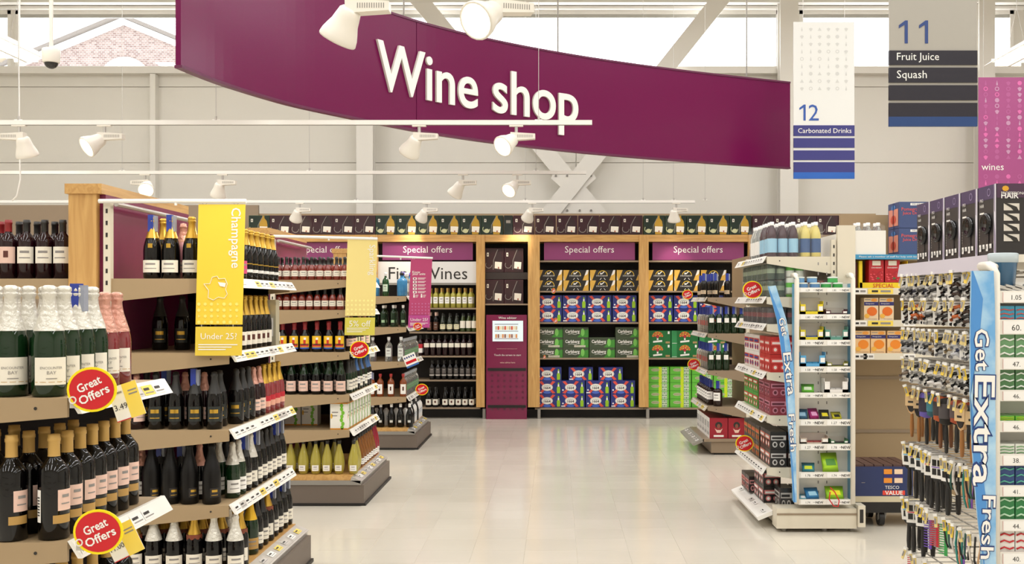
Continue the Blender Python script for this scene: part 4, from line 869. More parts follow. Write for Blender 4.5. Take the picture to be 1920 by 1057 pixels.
B['wredr'] = bottle('red_wine_bottle', 'wine', .29, .039, REDW, FOILB, .80, [(.14, .56, 0, 2.0, LABW, 'redtop')], n=12)
B['wgrey'] = bottle('red_wine_bottle', 'wine', .27, .038, DARKG, FOILB, .80, [(.30, .60, 0, 2.0, M('4A4440', .5, key='label_charcoal'), 'lines'), (.20, .27, 0, 2, M('B8B0A8', .5), None)], n=12)
B['wlow'] = bottle('red_wine_bottle', 'spark', .28, .040, DARKG, FOILB, .84, [(.12, .40, 0, 2.2, LAB, 'dot')], n=12)
B['sidew'] = bottle('red_wine_bottle', 'wine', .30, .045, REDW, FOILB, .80, [(.26, .54, .1, 2.0, LAB, 'lines')], n=20)
B['sider'] = bottle('red_wine_bottle', 'wine', .30, .045, REDW, FOILR, .80, [(.26, .54, .1, 2.0, LABP, 'dot')], n=20)
B['spb'] = bottle('dark_spirit_bottle', 'spirit', .235, .036, DARKG, FOILB, .84, [(.15, .32, -.5, 1.8, M('C8B090', .5, key='label_sand'), 'lines')], tag=True)
B['grt'] = bottle('green_spirit_bottle', 'spirit', .27, .038, GREENG, FOILG, .84, [(.42, .60, -.1, 1.3, LABW, None)], tag=True)
B['cleart'] = bottle('clear_spirit_bottle', 'spirit', .26, .038, CLEARG, FOILG, .84, [(.3, .5, -.3, 1.5, M('B04A40', .5, key='label_brick'), 'lines')], tag=True)
B['brown'] = bottle('brown_spirit_bottle', 'square', .25, .042, BROWNG, FOILB, .84, [(.24, .58, -.7, 1.9, LABW, 'lines')], tag=True)

taken = []
def free(x, y, z, r):
    for a, b, c, q in taken:
        if abs(c-z) < .05 and (a-x)**2+(b-y)**2 < ((q+r)*.985)**2: return False
    taken.append((x, y, z, r)); return True
def near(items, y, z, desc, where, group, seed=0, order='from left', jit=.002, word='in near row'):
    """items: list of (px, key) along the near end of a shelf at depth y"""
    rnd = random.Random(seed+int(z*100)+int(y*10)); s = F/y; i = -1
    for (px, k) in items:
        yy = y+rnd.uniform(-jit, jit)
        if not free(X(px, s), yy, z, B[k].r): continue
        i += 1
        put(B[k], (X(px, s), yy, z+.0005), '%s %s %s %s, %s' % (ORD[i], desc if isinstance(desc, str) else desc[k], order, word, where), group, rnd.uniform(-.12, .12))
def col(keys, x, y0, step, z, desc, where, group, seed=0, jit=.002, word='along aisle edge', sgn=1, start=0):
    rnd = random.Random(seed+int(z*100)+int(y0*10)+5)
    i = -1
    for n_, k in enumerate(keys):
        xx = x+rnd.uniform(-jit, jit)*.6
        if not free(xx, y0+n_*step, z, B[k].r): continue
        i += 1
        put(B[k], (xx, y0+n_*step, z+.0005), '%s %s %s, %s' % (ORD[i+start], desc if isinstance(desc, str) else desc[k], word, where), group, rnd.uniform(-.12, .12)+(0 if sgn > 0 else 0))
DX = .098
# --- nearest left unit
WH = 'nearest unit, upper shelf'; G = 'white foil sparkling wine on the nearest unit'
col(['enc', 'enc', 'enct', 'enc', 'encp', 'encp'], -1.462, 3.125, .096, 1.331, {'enc': 'white foil green bottle', 'enct': 'white foil bottle with blue security tag', 'encp': 'pink foil rose bottle'}, WH, G)
col(['enc', 'enc', 'enc', 'enc', 'encp'], -1.575, 3.13, .105, 1.331, {'enc': 'white foil green bottle', 'encp': 'pink foil rose bottle'}, WH+', second file in', G)
col(['enc', 'enc', 'enc'], -1.685, 3.15, .11, 1.331, {'enc': 'white foil green bottle'}, WH+', third file in', G)
WH = 'nearest unit, lower shelf'; G = 'tan capped red wine on the nearest unit'
col(['red', 'red', 'red', 'red', 'red', 'red'], -1.45, 3.13, .0865, .921, 'tan capped dark red wine bottle', WH, G, seed=3)
col(['red'], -1.455, 3.66, .085, .921, 'tan capped dark red wine bottle, standing apart', WH, G, seed=3, start=6)
col(['red', 'red', 'red', 'red', 'red'], -1.563, 3.11, .1, .921, 'tan capped red wine bottle', WH+', second file in', G, seed=4)
col(['red', 'red', 'red'], -1.68, 3.12, .12, .921, 'tan capped red wine bottle', WH+', third file in', G, seed=5)
col(['red', 'red', 'red', 'red', 'red'], -1.46, 3.2, .105, .54, 'tan capped red wine bottle', 'nearest unit, lowest shelf', 'red wine on the lowest shelf of the nearest unit', seed=6)
col(['red', 'red', 'red'], -1.57, 3.2, .12, .54, 'tan capped red wine bottle', 'nearest unit, lowest shelf, second file', 'red wine on the lowest shelf of the nearest unit', seed=6)
# --- far side bottles behind the nearest unit
near([(-18, 'sider'), (16, 'sider'), (50, 'sidew'), (84, 'sidew'), (118, 'sidew')], 5.52, 1.723, {'sider': 'red capped red wine bottle', 'sidew': 'black capped red wine bottle'}, 'left of the oak post', 'red wine bottles left of the oak post', seed=2)
near([(2, 'sider'), (36, 'sidew'), (70, 'sidew'), (103, 'sidew')], 5.64, 1.723, {'sider': 'red capped red wine bottle', 'sidew': 'black capped red wine bottle'}, 'left of the oak post', 'red wine bottles left of the oak post', seed=2, word='in second row')
# --- champagne unit
yn = Y2[0]+.065
c = 'champagne unit top shelf'; G = 'champagne on the top shelf'
near([(286, 'bollyt'), (321, 'bollyt'), (360, 'bolly'), (398, 'bollyt')], yn, L2[0], {'bolly': 'gold foil champagne', 'bollyt': 'gold foil champagne with blue tag'}, c, G)
near([(306, 'bolly'), (344, 'pinkc'), (378, 'pinkc')], yn+.12, L2[0], {'bolly': 'gold foil champagne', 'pinkc': 'pale pink champagne'}, c, G, word='in second row')
col(['pinkc', 'pinkc', 'chy', 'chp', 'chd', 'chd', 'chd', 'chd', 'chd', 'chd'], -1.71, yn+.02, .112, L2[0], {'pinkc': 'pale pink champagne', 'chy': 'yellow label champagne', 'chp': 'hot pink label champagne', 'chd': 'dark lettered champagne'}, c, G)
col(['chy', 'chd', 'chd', 'chd', 'chd', 'chd'], -1.81, yn+.3, .12, L2[0], {'chy': 'yellow label champagne', 'chd': 'dark lettered champagne'}, c+', second file', G, seed=9)
c = 'champagne unit second shelf'; G = 'champagne on the second shelf'
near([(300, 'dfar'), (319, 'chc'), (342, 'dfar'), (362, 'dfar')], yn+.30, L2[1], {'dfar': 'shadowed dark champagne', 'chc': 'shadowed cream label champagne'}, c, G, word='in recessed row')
col(['chc']*9+['half', 'half'], -1.71, yn+.03, .105, L2[1], {'chc': 'cream label champagne', 'half': 'small cream label champagne'}, c, G)
col(['chc']*7, -1.81, yn+.1, .12, L2[1], 'cream label champagne', c+', second file', G, seed=11)
c = 'champagne unit third shelf'; G = 'dark sparkling wine on the third shelf'
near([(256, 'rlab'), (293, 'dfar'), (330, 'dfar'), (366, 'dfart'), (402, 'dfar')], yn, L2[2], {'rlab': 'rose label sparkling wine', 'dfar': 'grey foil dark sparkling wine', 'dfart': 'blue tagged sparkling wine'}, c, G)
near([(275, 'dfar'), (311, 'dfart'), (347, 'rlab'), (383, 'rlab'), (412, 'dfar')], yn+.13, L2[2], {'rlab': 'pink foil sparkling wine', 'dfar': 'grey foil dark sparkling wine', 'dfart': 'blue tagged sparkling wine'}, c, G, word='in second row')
col(['neck', 'dfar', 'dfar', 'dfar', 'dfar', 'rlab', 'rlab', 'rgold', 'rgold', 'rgold', 'rgold'], -1.695, yn+.03, .108, L2[2], {'neck': 'white neck tag rose bottle', 'dfar': 'grey foil dark bottle', 'rlab': 'pink foil rose bottle', 'rgold': 'gold foil rose bottle'}, c, G)
c = 'champagne unit fourth shelf'; G = 'sparkling wine on the fourth shelf'
near([(284, 'black'), (319, 'black'), (355, 'black'), (397, 'black')], yn, L2[3], 'matt black sparkling wine', c, G)
near([(266, 'pfoil'), (302, 'bfoilt'), (341, 'bfoilt'), (374, 'pfoil'), (396, 'bfoilt')], yn+.13, L2[3], {'pfoil': 'pink foil sparkling wine', 'bfoilt': 'blue tagged sparkling wine'}, c, G, word='in second row')
col(['pfoil', 'wfoil', 'wfoil', 'bfoilt', 'cava', 'bfoilt', 'bfoil', 'bfoil', 'bfoil', 'bfoilt', 'bfoilt'], -1.69, yn+.06, .107, L2[3], {'pfoil': 'pink foil bottle', 'wfoil': 'white foil bottle', 'cava': 'white capped dark bottle', 'bfoil': 'black foil bottle', 'bfoilt': 'blue tagged black foil bottle'}, c, G)
col(['wfoilt', 'wfoil', 'bfoil', 'bfoil', 'bfoilt', 'bfoil', 'bfoil'], -1.79, yn+.14, .12, L2[3], {'wfoil': 'white foil bottle', 'wfoilt': 'blue tagged white foil bottle', 'bfoil': 'black foil bottle', 'bfoilt': 'blue tagged black foil bottle'}, c+', second file', G, seed=13)
c = 'champagne unit base'; G = 'sparkling wine on the champagne unit base'
near([(252, 'gfoil'), (288, 'cava'), (327, 'cava'), (364, 'gfoil'), (401, 'cava'), (441, 'cava')], yn-.02, .236, {'cava': 'white foil dark bottle', 'gfoil': 'gold foil bottle'}, c, G)
near([(270, 'cava'), (308, 'gfoil'), (345, 'gfoil'), (380, 'gfoil'), (415, 'gfoil'), (450, 'gfoil')], yn+.12, .236, {'cava': 'white foil dark bottle', 'gfoil': 'gold foil copper neck bottle'}, c, G, word='in second row')
near([(292, 'cava'), (326, 'gfoil'), (360, 'gfoil'), (394, 'gfoil'), (428, 'cava')], yn+.26, .236, {'cava': 'white foil dark bottle', 'gfoil': 'gold foil copper neck bottle'}, c, G, word='in third row')
col(['gfoil', 'cavag', 'cavag', 'yfoil', 'bfoil', 'bfoil', 'gfoil', 'bfoilt', 'bfoil', 'bfoilt', 'bfoilt'], -1.665, yn+.07, .112, .236, {'gfoil': 'gold foil bottle', 'cavag': 'green collar bottle', 'yfoil': 'yellow foil bottle', 'bfoil': 'black foil bottle', 'bfoilt': 'blue tagged black foil bottle'}, c, G)
col(['gfoil', 'gfoil', 'yfoil', 'bfoil', 'gfoil', 'bfoil', 'bfoilt'], -1.77, yn+.2, .13, .236, {'gfoil': 'gold foil bottle', 'yfoil': 'yellow foil bottle', 'bfoil': 'black foil bottle', 'bfoilt': 'blue tagged bottle'}, c+', second file', G, seed=17)
# --- sparkling / rose unit
yn = Y3[0]+.06
near([(522+i*15.6, 'rosemini') for i in range(9)], yn, L3[0], 'small rose wine bottle', 'top shelf behind Sparkling banner', 'small rose bottles on top shelf')
near([(529+i*15.6, 'rosemini') for i in range(8)], yn+.12, L3[0], 'small rose wine bottle', 'top shelf behind Sparkling banner', 'small rose bottles on top shelf', word='in second row')
near([(523+i*14.4, 'rosemini') for i in range(9)], yn, L3[1], 'small rose wine bottle', 'second shelf behind Sparkling banner', 'small rose bottles on second shelf')
near([(530, 'yell'), (552, 'yell'), (572, 'yell'), (594.5, 'yell'), (616.5, 'yell'), (638, 'yell')], yn, L3[2], 'yellow label bottle', 'third shelf of rose unit', 'yellow label bottles')
col(['rosemini', 'rlab', 'rlab', 'wcream', 'wcream', 'rlab', 'wcream', 'rlab', 'wcream'], -1.69, yn+.05, .12, L3[2], {'rosemini': 'orange rose bottle', 'rlab': 'rose bottle', 'wcream': 'cream label bottle'}, 'third shelf of rose unit', 'mixed bottles on third rose shelf')
near([(523+i*23.3, 'pinklab') for i in range(6)], yn, L3[3], 'pink label sparkling wine', 'fourth shelf of rose unit', 'pink label sparkling wine')
near([(534+i*23.3, 'pinklab') for i in range(5)], yn+.13, L3[3], 'pink label sparkling wine', 'fourth shelf of rose unit', 'pink label sparkling wine', word='in second row')
col(['pinklab', 'pinklabs', 'pinklabs', 'pinklabs', 'blueneck', 'pinklabs', 'blueneck', 'pinklabs', 'blueneck', 'blueneck'], -1.69, yn+.02, .115, L3[3], {'pinklab': 'pink label bottle', 'pinklabs': 'cream label green bottle', 'blueneck': 'blue neck bottle'}, 'fourth shelf of rose unit', 'mixed bottles on fourth rose shelf')
for i in range(9):
    k = col(['rosemini'], -1.69, yn+.05+i*.125, .1, L3[0], 'small rose wine bottle', 'top shelf behind Sparkling banner', 'small rose bottles on top shelf', start=i)
    if i < 8: col(['rosemini'], -1.69, yn+.1+i*.125, .1, L3[1], 'small rose wine bottle', 'second shelf behind Sparkling banner', 'small rose bottles on second shelf', start=i)
near([(545, 'ball'), (569, 'ball'), (592, 'ball'), (613.5, 'ball'), (636, 'ball'), (663, 'ball')], yn, .236, 'yellow green round bottle', 'base of rose unit', 'round bellied bottles on the base')
near([(534, 'ball'), (557, 'ball'), (581, 'ball'), (604, 'ball'), (627, 'ball')], yn+.13, .236, 'yellow green round bottle', 'base of rose unit', 'round bellied bottles on the base', word='in second row')
col(['ball', 'ball', 'balla', 'balla', 'balla', 'balla', 'balla', 'balla', 'ballr', 'ballr'], -1.64, yn+.13, .112, .236, {'ball': 'yellow green round bottle', 'balla': 'amber round bottle', 'ballr': 'ruby red round bottle'}, 'base of rose unit', 'round bellied bottles on the base')
# --- spirits unit at the left
yn = Y4[0]+.06
near([(703, 'ginb'), (713, 'ging'), (723, 'ging'), (737, 'ginb'), (753, 'ginbk')], yn, L4[0], {'ginb': 'blue gin bottle', 'ging': 'white capped green gin bottle', 'ginbk': 'black capped blue gin bottle'}, 'top left spirits shelf', 'gin bottles on top left shelf')
col(['ginb', 'ging', 'vod', 'vod', 'ginb', 'vod', 'vod', 'vod'], -1.705, yn+.13, .13, L4[0], {'ginb': 'blue gin bottle', 'ging': 'green gin bottle', 'vod': 'clear spirit bottle'}, 'top left spirits shelf', 'gin bottles on top left shelf')
near([(700+i*9.3, 'gins') for i in range(7)], yn, L4[1], 'white capped green spirit bottle', 'second left spirits shelf', 'green spirit bottles on second shelf')
near([(704+i*9.3, 'gins') for i in range(6)], yn+.12, L4[1], 'white capped green spirit bottle', 'second left spirits shelf', 'green spirit bottles on second shelf', word='in second row')
near([(699, 'vod'), (712, 'vod'), (729, 'vod'), (737, 'vod'), (752, 'vod')], yn, L4[2], 'clear spirit bottle', 'third shelf of left spirits unit', 'clear spirits on third shelf')
col(['vodg']*9, -1.685, yn+.08, .125, L4[2], 'clear green label spirit bottle', 'third shelf of left spirits unit', 'clear spirits on third shelf')
near([(697, 'rumt'), (713, 'rum'), (723, 'rumt'), (733, 'rum'), (745, 'rumt'), (756, 'rum')], yn, L4[3], {'rum': 'white label rum bottle', 'rumt': 'blue tagged rum bottle'}, 'fourth shelf of left spirits unit', 'rum bottles on fourth shelf')
col(['vodg']*9, -1.685, yn+.08, .125, L4[3], 'clear green label spirit bottle', 'fourth shelf of left spirits unit', 'clear spirits on fourth shelf')
near([(699, 'mal'), (714, 'mal'), (734, 'mal'), (751, 'mal'), (768, 'mal')], yn, .236, 'white capped dark liqueur bottle', 'base of left spirits unit', 'liqueur bottles on the base')
near([(706, 'whb'), (724, 'whb'), (743, 'whb'), (760, 'whb')], yn+.12, .236, 'white liqueur bottle', 'base of left spirits unit', 'liqueur bottles on the base', word='in second row')
col(['whb', 'whb', 'mal', 'whb', 'whb', 'mal', 'whb', 'whb', 'whb'], -1.64, yn+.1, .125, .236, {'whb': 'white liqueur bottle', 'mal': 'dark liqueur bottle'}, 'base of left spirits unit', 'liqueur bottles on the base')
# --- fine wine bay
yb_ = Y0+.08
def finerow(pxs, key, py, desc, where, group, start=0):
    s = F/yb_
    for i, px in enumerate(pxs):
        k = key[i] if isinstance(key, list) else key
        put(B[k], (X(px, S0)*S0/s*1.0 if False else X(px, s), yb_, bz(py)+.0005), '%s %s from the left, %s' % (ORD[i+start], desc[k] if isinstance(desc, dict) else desc, where), group, 0)
        put(B[k], (X(px, s)+.01, yb_+.12, bz(py)+.0005), '%s %s from the left, rear row, %s' % (ORD[i+start], desc[k] if isinstance(desc, dict) else desc, where), group, 0)
finerow([806+i*10.9 for i in range(8)], 'wwine', 577, 'gold capped white wine', 'top shelf under Fine Wines', 'fine wines on the back wall')
finerow([805, 817], 'worange', 622, 'brown label red wine', 'second Fine Wines shelf', 'fine wines on the back wall')
finerow([830, 843, 856], 'wcream', 622, 'ivory label wine', 'second Fine Wines shelf', 'fine wines on the back wall')
finerow([867.5, 878.5, 889], 'wgreen', 622, 'square label olive wine', 'second Fine Wines shelf', 'fine wines on the back wall')
finerow([788, 800, 811.5, 823, 834.5, 846, 857.5, 869, 880.5], ['wredr']+['wred']*8, 667, {'wredr': 'red and white label wine', 'wred': 'cream label red wine'}, 'third Fine Wines shelf', 'fine wines on the back wall')
finerow([810+i*11.3 for i in range(8)], 'wgrey', 712, 'charcoal label red wine', 'fourth Fine Wines shelf', 'fine wines on the back wall')
finerow([803.5, 816.5, 834.5, 847, 859.5, 872, 884.5], 'wlow', 764, 'cream label red wine', 'lowest Fine Wines shelf', 'fine wines on the back wall')
# --- right spirits unit
yn = YR4[0]+.06
near([(1320, 'spb'), (1331, 'spb'), (1342, 'spb'), (1353, 'spb'), (1364, 'spb')], yn, LR4[0], 'blue tagged dark spirit bottle', 'top right spirits shelf', 'blue tagged spirits on top right shelf')
col(['spb']*8, 1.67, yn+.1, .13, LR4[0], 'blue tagged dark spirit bottle', 'top right spirits shelf', 'blue tagged spirits on top right shelf')
near([(1334, 'grt'), (1348, 'grt'), (1362, 'grt'), (1376, 'grt'), (1390, 'grt')], yn, LR4[1], 'blue tagged green spirit bottle', 'second right spirits shelf', 'blue tagged spirits on second right shelf')
col(['cleart']*8, 1.66, yn+.03, .13, LR4[1], 'blue tagged clear spirit bottle', 'second right spirits shelf', 'blue tagged spirits on second right shelf')
near([(1333, 'grt'), (1347, 'grt'), (1361, 'grt'), (1374, 'grt')], yn, LR4[2], 'blue tagged green spirit bottle', 'third right spirits shelf', 'blue tagged spirits on third right shelf')
col(['cleart']*8, 1.655, yn+.05, .13, LR4[2], 'blue tagged clear spirit bottle', 'third right spirits shelf', 'blue tagged spirits on third right shelf')
near([(1346, 'brown'), (1361, 'brown')], yn, LR4[3], 'blue tagged brown spirit bottle', 'fourth right spirits shelf', 'blue tagged spirits on fourth right shelf')
col(['brown']*8, 1.665, yn+.03, .13, LR4[3], 'blue tagged brown spirit bottle', 'fourth right spirits shelf', 'blue tagged spirits on fourth right shelf')

# ------------------------------------------------------------------ cartons on the back wall
def carton(name, w, d, h, body, draw, cat='box', n_print='front_print', side=None):
    m = MB(); m.box(-w/2, w/2, 0, d, 0, h, body); m.box(-w/2, w/2, -.0006, 0, 0, h, body); me = m.mesh(name)
    p = MB(); draw(p, w, h); kids = [(n_print, p.mesh(n_print))]
    return kind(name, me, kids, cat)
def ell(m, cx, cz, rx, rz, mat, y=-.002, n=16, a0=0, a1=2*PI): m.disc((cx, y, cz), rz, mat, n, rx=rx, a0=a0, a1=a1)
def wineglass(m, cx, z0, w, h, mat, fill=None):
    m.ring((cx, -.003, z0+h*.72), w*.42, w*.5, mat, 14, PI, 2*PI); m.fq(cx-w*.03, cx+w*.03, z0, z0+h*.35, -.003, mat)
    if fill: ell(m, cx, z0+h*.55, w*.36, h*.16, fill, -.0025)
def d_glass(green):
    edge = M('3A5A3E' if green else '5A2A38', .5)
    wine = M('B8902A', .5, key='print_wine'); pale = M('C8C89A', .5, key='print_pale'); red = M('2A1218', .5)
    def f(m, w, h):
        m.fq(-w/2, -w/2+.004, 0, h, -.0015, edge); m.fq(-w/2, w/2, h-.004, h, -.0015, edge)
        m.fq(-w*.40, -w*.30, h*.66, h*.82, -.002, LAB); m.fq(-w*.37, -w*.33, h*.70, h*.78, -.0025, INK)
        bxp = w*.2
        pts = [(-.16, .02), (.14, .02), (.2, .5), (.16, .72), (.05, .86), (.05, .98), (-.05, .98), (-.05, .86), (-.17, .7), (-.2, .5)]
        m.ngon([(bxp+a*w, -.002, b*h) for a, b in pts], wine if green else M('2E1A1C', .5, key='print_bottle_dark'))
        m.ngon([(bxp-.19*w, -.0028, h*.16), (bxp+.17*w, -.0028, h*.12), (bxp+.2*w, -.0028, h*.42), (bxp-.17*w, -.0028, h*.44)], LAB); m.fq(bxp-.01*w, bxp+.05*w, h*.14, h*.22, -.0034, M('A04A2A', .5))
        p0 = [(bxp-.28*w, h*.1), (bxp-.26*w, h*.5), (bxp-.13*w, h*.78), (bxp-.04*w, h*.95)]
        for a, b in zip(p0, p0[1:]): m.quad((a[0], -.003, a[1]), (b[0], -.003, b[1]), (b[0]+.008, -.003, b[1]), (a[0]+.008, -.003, a[1]), GREY)
        m.ring((-w*.3, -.003, h*.3), w*.15, w*.18, pale if green else GREY, 12, PI*.8, 2.0*PI)
        if green: ell(m, -w*.28, h*.2, w*.13, h*.11, pale, -.0026)
    return f
GBG = carton('wine_glass_box', .288, .25, .268, M('16281E', .35, key='box_green'), d_glass(True)); GBM = carton('wine_glass_box', .288, .25, .268, M('33121C', .35, key='box_maroon'), d_glass(False))
def toprow(pxs, k, word, start=0):
    for i, px in enumerate(pxs): put(k, (X(px+19, F/(Y0+.02)), Y0+.02, bz(440)+.001), '%s %s wine glass box %s' % (ORD[i], 'green' if k is GBG else 'maroon', word), 'wine glass boxes along the top of the back wall shelving')
toprow([467], GBG, 'at far left of the top row beside the champagne unit')
toprow([507+i*39.6 for i in range(5)], GBM, 'of the maroon run left of the Fine Wines bay')
toprow([705.5+i*39.8 for i in range(6)], GBG, 'of the green run above the Fine Wines bay')
toprow([963+i*40.6 for i in range(6)], GBM, 'of the maroon run above kiosk and beer bay')
toprow([1208+i*40.4 for i in range(5)], GBG, 'of the green run above the right beer bay')
toprow([1412+i*40.2 for i in range(5)], GBM, 'of the maroon run behind the water packs')
# loose dark box end
put(carton('wine_glass_box', .12, .25, .268, M('1C2420', .4, key='box_dark'), lambda m, w, h: m.fq(-.03, .03, h*.6, h*.75, -.002, GREY)), (X(953, F/(Y0+.02)), Y0+.02, bz(440)+.001), 'narrow dark end of a glass box between the green and maroon runs')
KB = carton('wine_glass_box', .262, .25, .33, M('33161A', .35, key='box_maroon_dark'), d_glass(False))
for r, py in enumerate((509, 568.5)):
    if r == 0:
        m = MB(); m.box(bx(909.5), bx(989.5), Y0+.12, Y0+.45, bz(523), bz(510), M('2E2420', .5, key='tray_dark')); m.obj('box_stand', None, label='dark tray between the two rows of glass boxes above the kiosk', cat='tray')
        m = None
    for c_, px in enumerate((927, 963.5)):
        put(KB, (X(px, F/(Y0+.12)), Y0+.12, (bz(509.6) if r == 0 else bz(569))+.001), '%s maroon glass box in the %s row above the kiosk' % (('left', 'right')[c_], ('upper', 'lower')[r]), 'glass boxes in the kiosk bay')
YBX = M('E0B04A', .5, key='print_amber')
def d_black(m, w, h):
    m.ngon([(-w*.5, -.002, 0), (-w*.42, -.002, 0), (-w*.26, -.002, h), (-w*.5, -.002, h)], YBX); m.ngon([(-w*.5, -.0025, 0), (-w*.46, -.0025, 0), (-w*.5, -.0025, h*.5)], WHITE)
    m.ngon([(w*.26, -.002, 0), (w*.5, -.002, 0), (w*.5, -.002, h), (w*.42, -.002, h)], YBX); m.ngon([(w*.34, -.0025, h*.45), (w*.42, -.0025, h), (w*.5, -.0025, h), (w*.46, -.0025, h*.6)], LABW)
    m.ring((0, -.003, h*.5), w*.165, w*.19, M('E8C030', .5), 14, -.1, PI*.95); m.text('STRONGBOW', (-.01, -.003, h*.44), WHITE, w=w*.46, h=h*.13)
    m.ngon([(-w*.07, -.003, h*.62), (-w*.03, -.003, h*.58), (w*.08, -.003, h*.84), (w*.04, -.003, h*.86)], WHITE); m.ngon([(-w*.1, -.003, h*.58), (-w*.05, -.003, h*.58), (-w*.05, -.003, h*.74), (-w*.1, -.003, h*.76)], WHITE)
    for q in (-1, 1): m.ngon([(q*w*.12, -.003, h*.06), (q*w*.09, -.003, h*.06), (q*w*.04, -.003, h*.24), (q*w*.06, -.003, h*.24)], LABW)
def d_blue(m, w, h):
    R_ = M('E0503E', .5, key='print_red')
    for sx in (-1, 1):
        for sz in (-1, 1):
            m.ngon([(-.03+sx*w*.06, -.002, h*.5+sz*h*.1), (-.03+sx*w*.14, -.002, h*.5+sz*h*.04), (-.03+sx*w*.34, -.002, h*.5+sz*h*.42), (-.03+sx*w*.22, -.002, h*.5+sz*h*.47)], R_)
    ell(m, -.03, h*.5, w*.235, h*.27, LABW, -.0028); m.ring((-.03, -.0032, h*.5), w*.2, w*.21, M('C8B070', .5), 16, u=(1.0, 0, 0), v=(0, 0, h*.26/(w*.21)))
    m.text('1664', (-.03, -.0036, h*.46), INK, w=w*.28, h=h*.2, bold=.02); m.text('KRONENBOURG', (-.03, -.0036, h*.62), M('4A8A7A', .5), w=w*.24, h=h*.07)
    ell(m, -.03, h*.12, w*.16, h*.1, M('4A6AC8', .5, key='print_blue_light'), -.002)
    bxp = w*.38; m.ngon([(bxp+a*w, -.003, b*h) for a, b in ((-.065, .06), (.065, .06), (.07, .45), (.03, .62), (.025, .85), (-.025, .85), (-.03, .62), (-.07, .45))], M('9AC81E', .4, key='print_lime')); m.fq(bxp-w*.03, bxp+w*.03, h*.55, h*.72, -.0036, LABW)
    ell(m, -w*.41, h*.3, w*.035, h*.06, LABW, -.002)
def d_bluew(m, w, h): d_blue(m, w, h); m.fq(-w*.48, -w*.32, h*.06, h*.14, -.0025, LABW)
def d_carl(bar):
    def f(m, w, h):
        m.ngon([(w*.06, -.0015, 0), (w*.5, -.0015, 0), (w*.5, -.0015, h*.8), (w*.3, -.0015, h*.7)], M('3E8A2E', .5, key='print_green'))
        ell(m, w*.27, h*.5, w*.075, h*.38, M('7AC45A', .4, key='print_fresh'), -.0024)
        m.text('Carlsberg', (-w*.13, -.003, h*.55), LABW, w=w*.56, h=h*.42, bold=.02)
        m.path([(-w*.3, -.003, h*.30), (-w*.16, -.003, h*.36), (-w*.02, -.003, h*.28), (w*.08, -.003, h*.38)], h*.02, LABW, 4)
        if bar: m.fq(-w*.06, w*.38, h*.03, h*.22, -.0035, M('D2CCB8', .5)); m.text('SPECIAL OFFER', (w*.16, -.004, h*.125), INKG, w=w*.38, h=h*.09)
    return f
def d_fan(m, w, h):
    m.fq(-w*.5, -w*.3, 0, h, -.0012, M('2E8A4E', .5)); cx = 0; cz = h*.56
    for i in range(9):
        a = PI*(i+.5)/9; m.disc((cx+math.cos(a)*w*.17, -.0026, cz+math.sin(a)*h*.3), h*.085, (M('E8743A', .5), M('E8B04A', .5))[i % 2], 8)
    for i in range(6):
        a = PI*(i+.5)/6; m.disc((cx+math.cos(a)*w*.09, -.003, cz+math.sin(a)*h*.16), h*.06, (M('E8B04A', .5), M('D8502E', .5))[i % 2], 7)
    ell(m, cx, cz, w*.05, h*.12, M('B0283A', .5), -.0034); m.fq(cx-w*.03, cx+w*.03, h*.3, h*.44, -.003, LABW)
    m.ngon([(cx-w*.17, -.0036, h*.10), (cx+w*.17, -.0036, h*.17), (cx+w*.17, -.0036, h*.3), (cx-w*.17, -.0036, h*.23)], LABW)
    m.fq(w*.38, w*.45, h*.75, h*.95, -.002, LABW); m.fq(w*.3, w*.46, h*.05, h*.2, -.002, M('A88A5A', .5)); m.fq(-w*.48, -w*.3, h*.05, h*.08, -.002, LABW)
def d_lime(m, w, h):
    m.fq(w*.0, w*.14, 0, h, -.0015, M('C8DC1E', .5, key='print_yellowgreen')); m.fq(w*.16, w*.40, h*.05, h*.95, -.002, M('D8E4CC', .5)); m.fq(-w*.5, w*.5, h*.0, h*.14, -.0012, M('4EA02A', .5))
    ell(m, -w*.16, h*.62, w*.2, h*.2, M('A8B88A', .5), -.0022); m.text('Apple & Pear', (-w*.16, -.003, h*.62), M('A0382E', .5), w=w*.3, h=h*.16)
    for i in range(3):
        for j in range(3): m.fq(w*(.18+.075*i), w*(.225+.075*i), h*(.1+.3*j), h*(.3+.3*j), -.003, M('3A6A3A' if (i+j) % 2 else '7A9A7A', .5))
BK = carton('cider_box', .352, .28, .144, M('1C1815', .4, key='box_black'), d_black)
BL = carton('lager_box', .335, .28, .186, M('24307A', .4, key='box_blue'), d_blue); BLW = carton('lager_box', .335, .28, .186, M('24307A', .4, key='box_blue'), d_bluew)
CG = carton('lager_can_case', .355, .28, .140, M('3E4A34', .4, key='box_olive'), d_carl(False)); CGB = carton('lager_can_case', .355, .28, .140, M('3E4A34', .4, key='box_olive'), d_carl(True))
FN = carton('bitter_case', .37, .28, .187, M('146A32', .4, key='box_forest'), d_fan); LM = carton('cider_can_case', .292, .28, .112, M('62B83A', .4, key='box_lime'), d_lime)
RW = {0: 'bottom', 1: 'second', 2: 'third', 3: 'fourth', 4: 'fifth'}
def wallbox(k, px, py, y=Y0+.1): return (X(px, F/y), y, bz(py)+.001)
def stack(k, pxs, pys, desc, where, group, kf=None):
    for r, py in enumerate(pys):
        for c_, px in enumerate(pxs if not isinstance(pxs[0], list) else pxs[r]):
            kk = kf(r, c_) if kf else k; l = wallbox(kk, px, py)
            h = max(v.co.z for v in kk.mesh.vertices); l = (l[0], l[1], bz(pys[0])+.001+r*(h+.001))
            put(kk, l, '%s %s from left, %s row, %s' % (ORD[c_], desc, RW[r], where), group)
stack(BK, [1030.5, 1080, 1130, 1180], [545, 525], 'black cider box', 'left beer bay', 'black cider boxes')
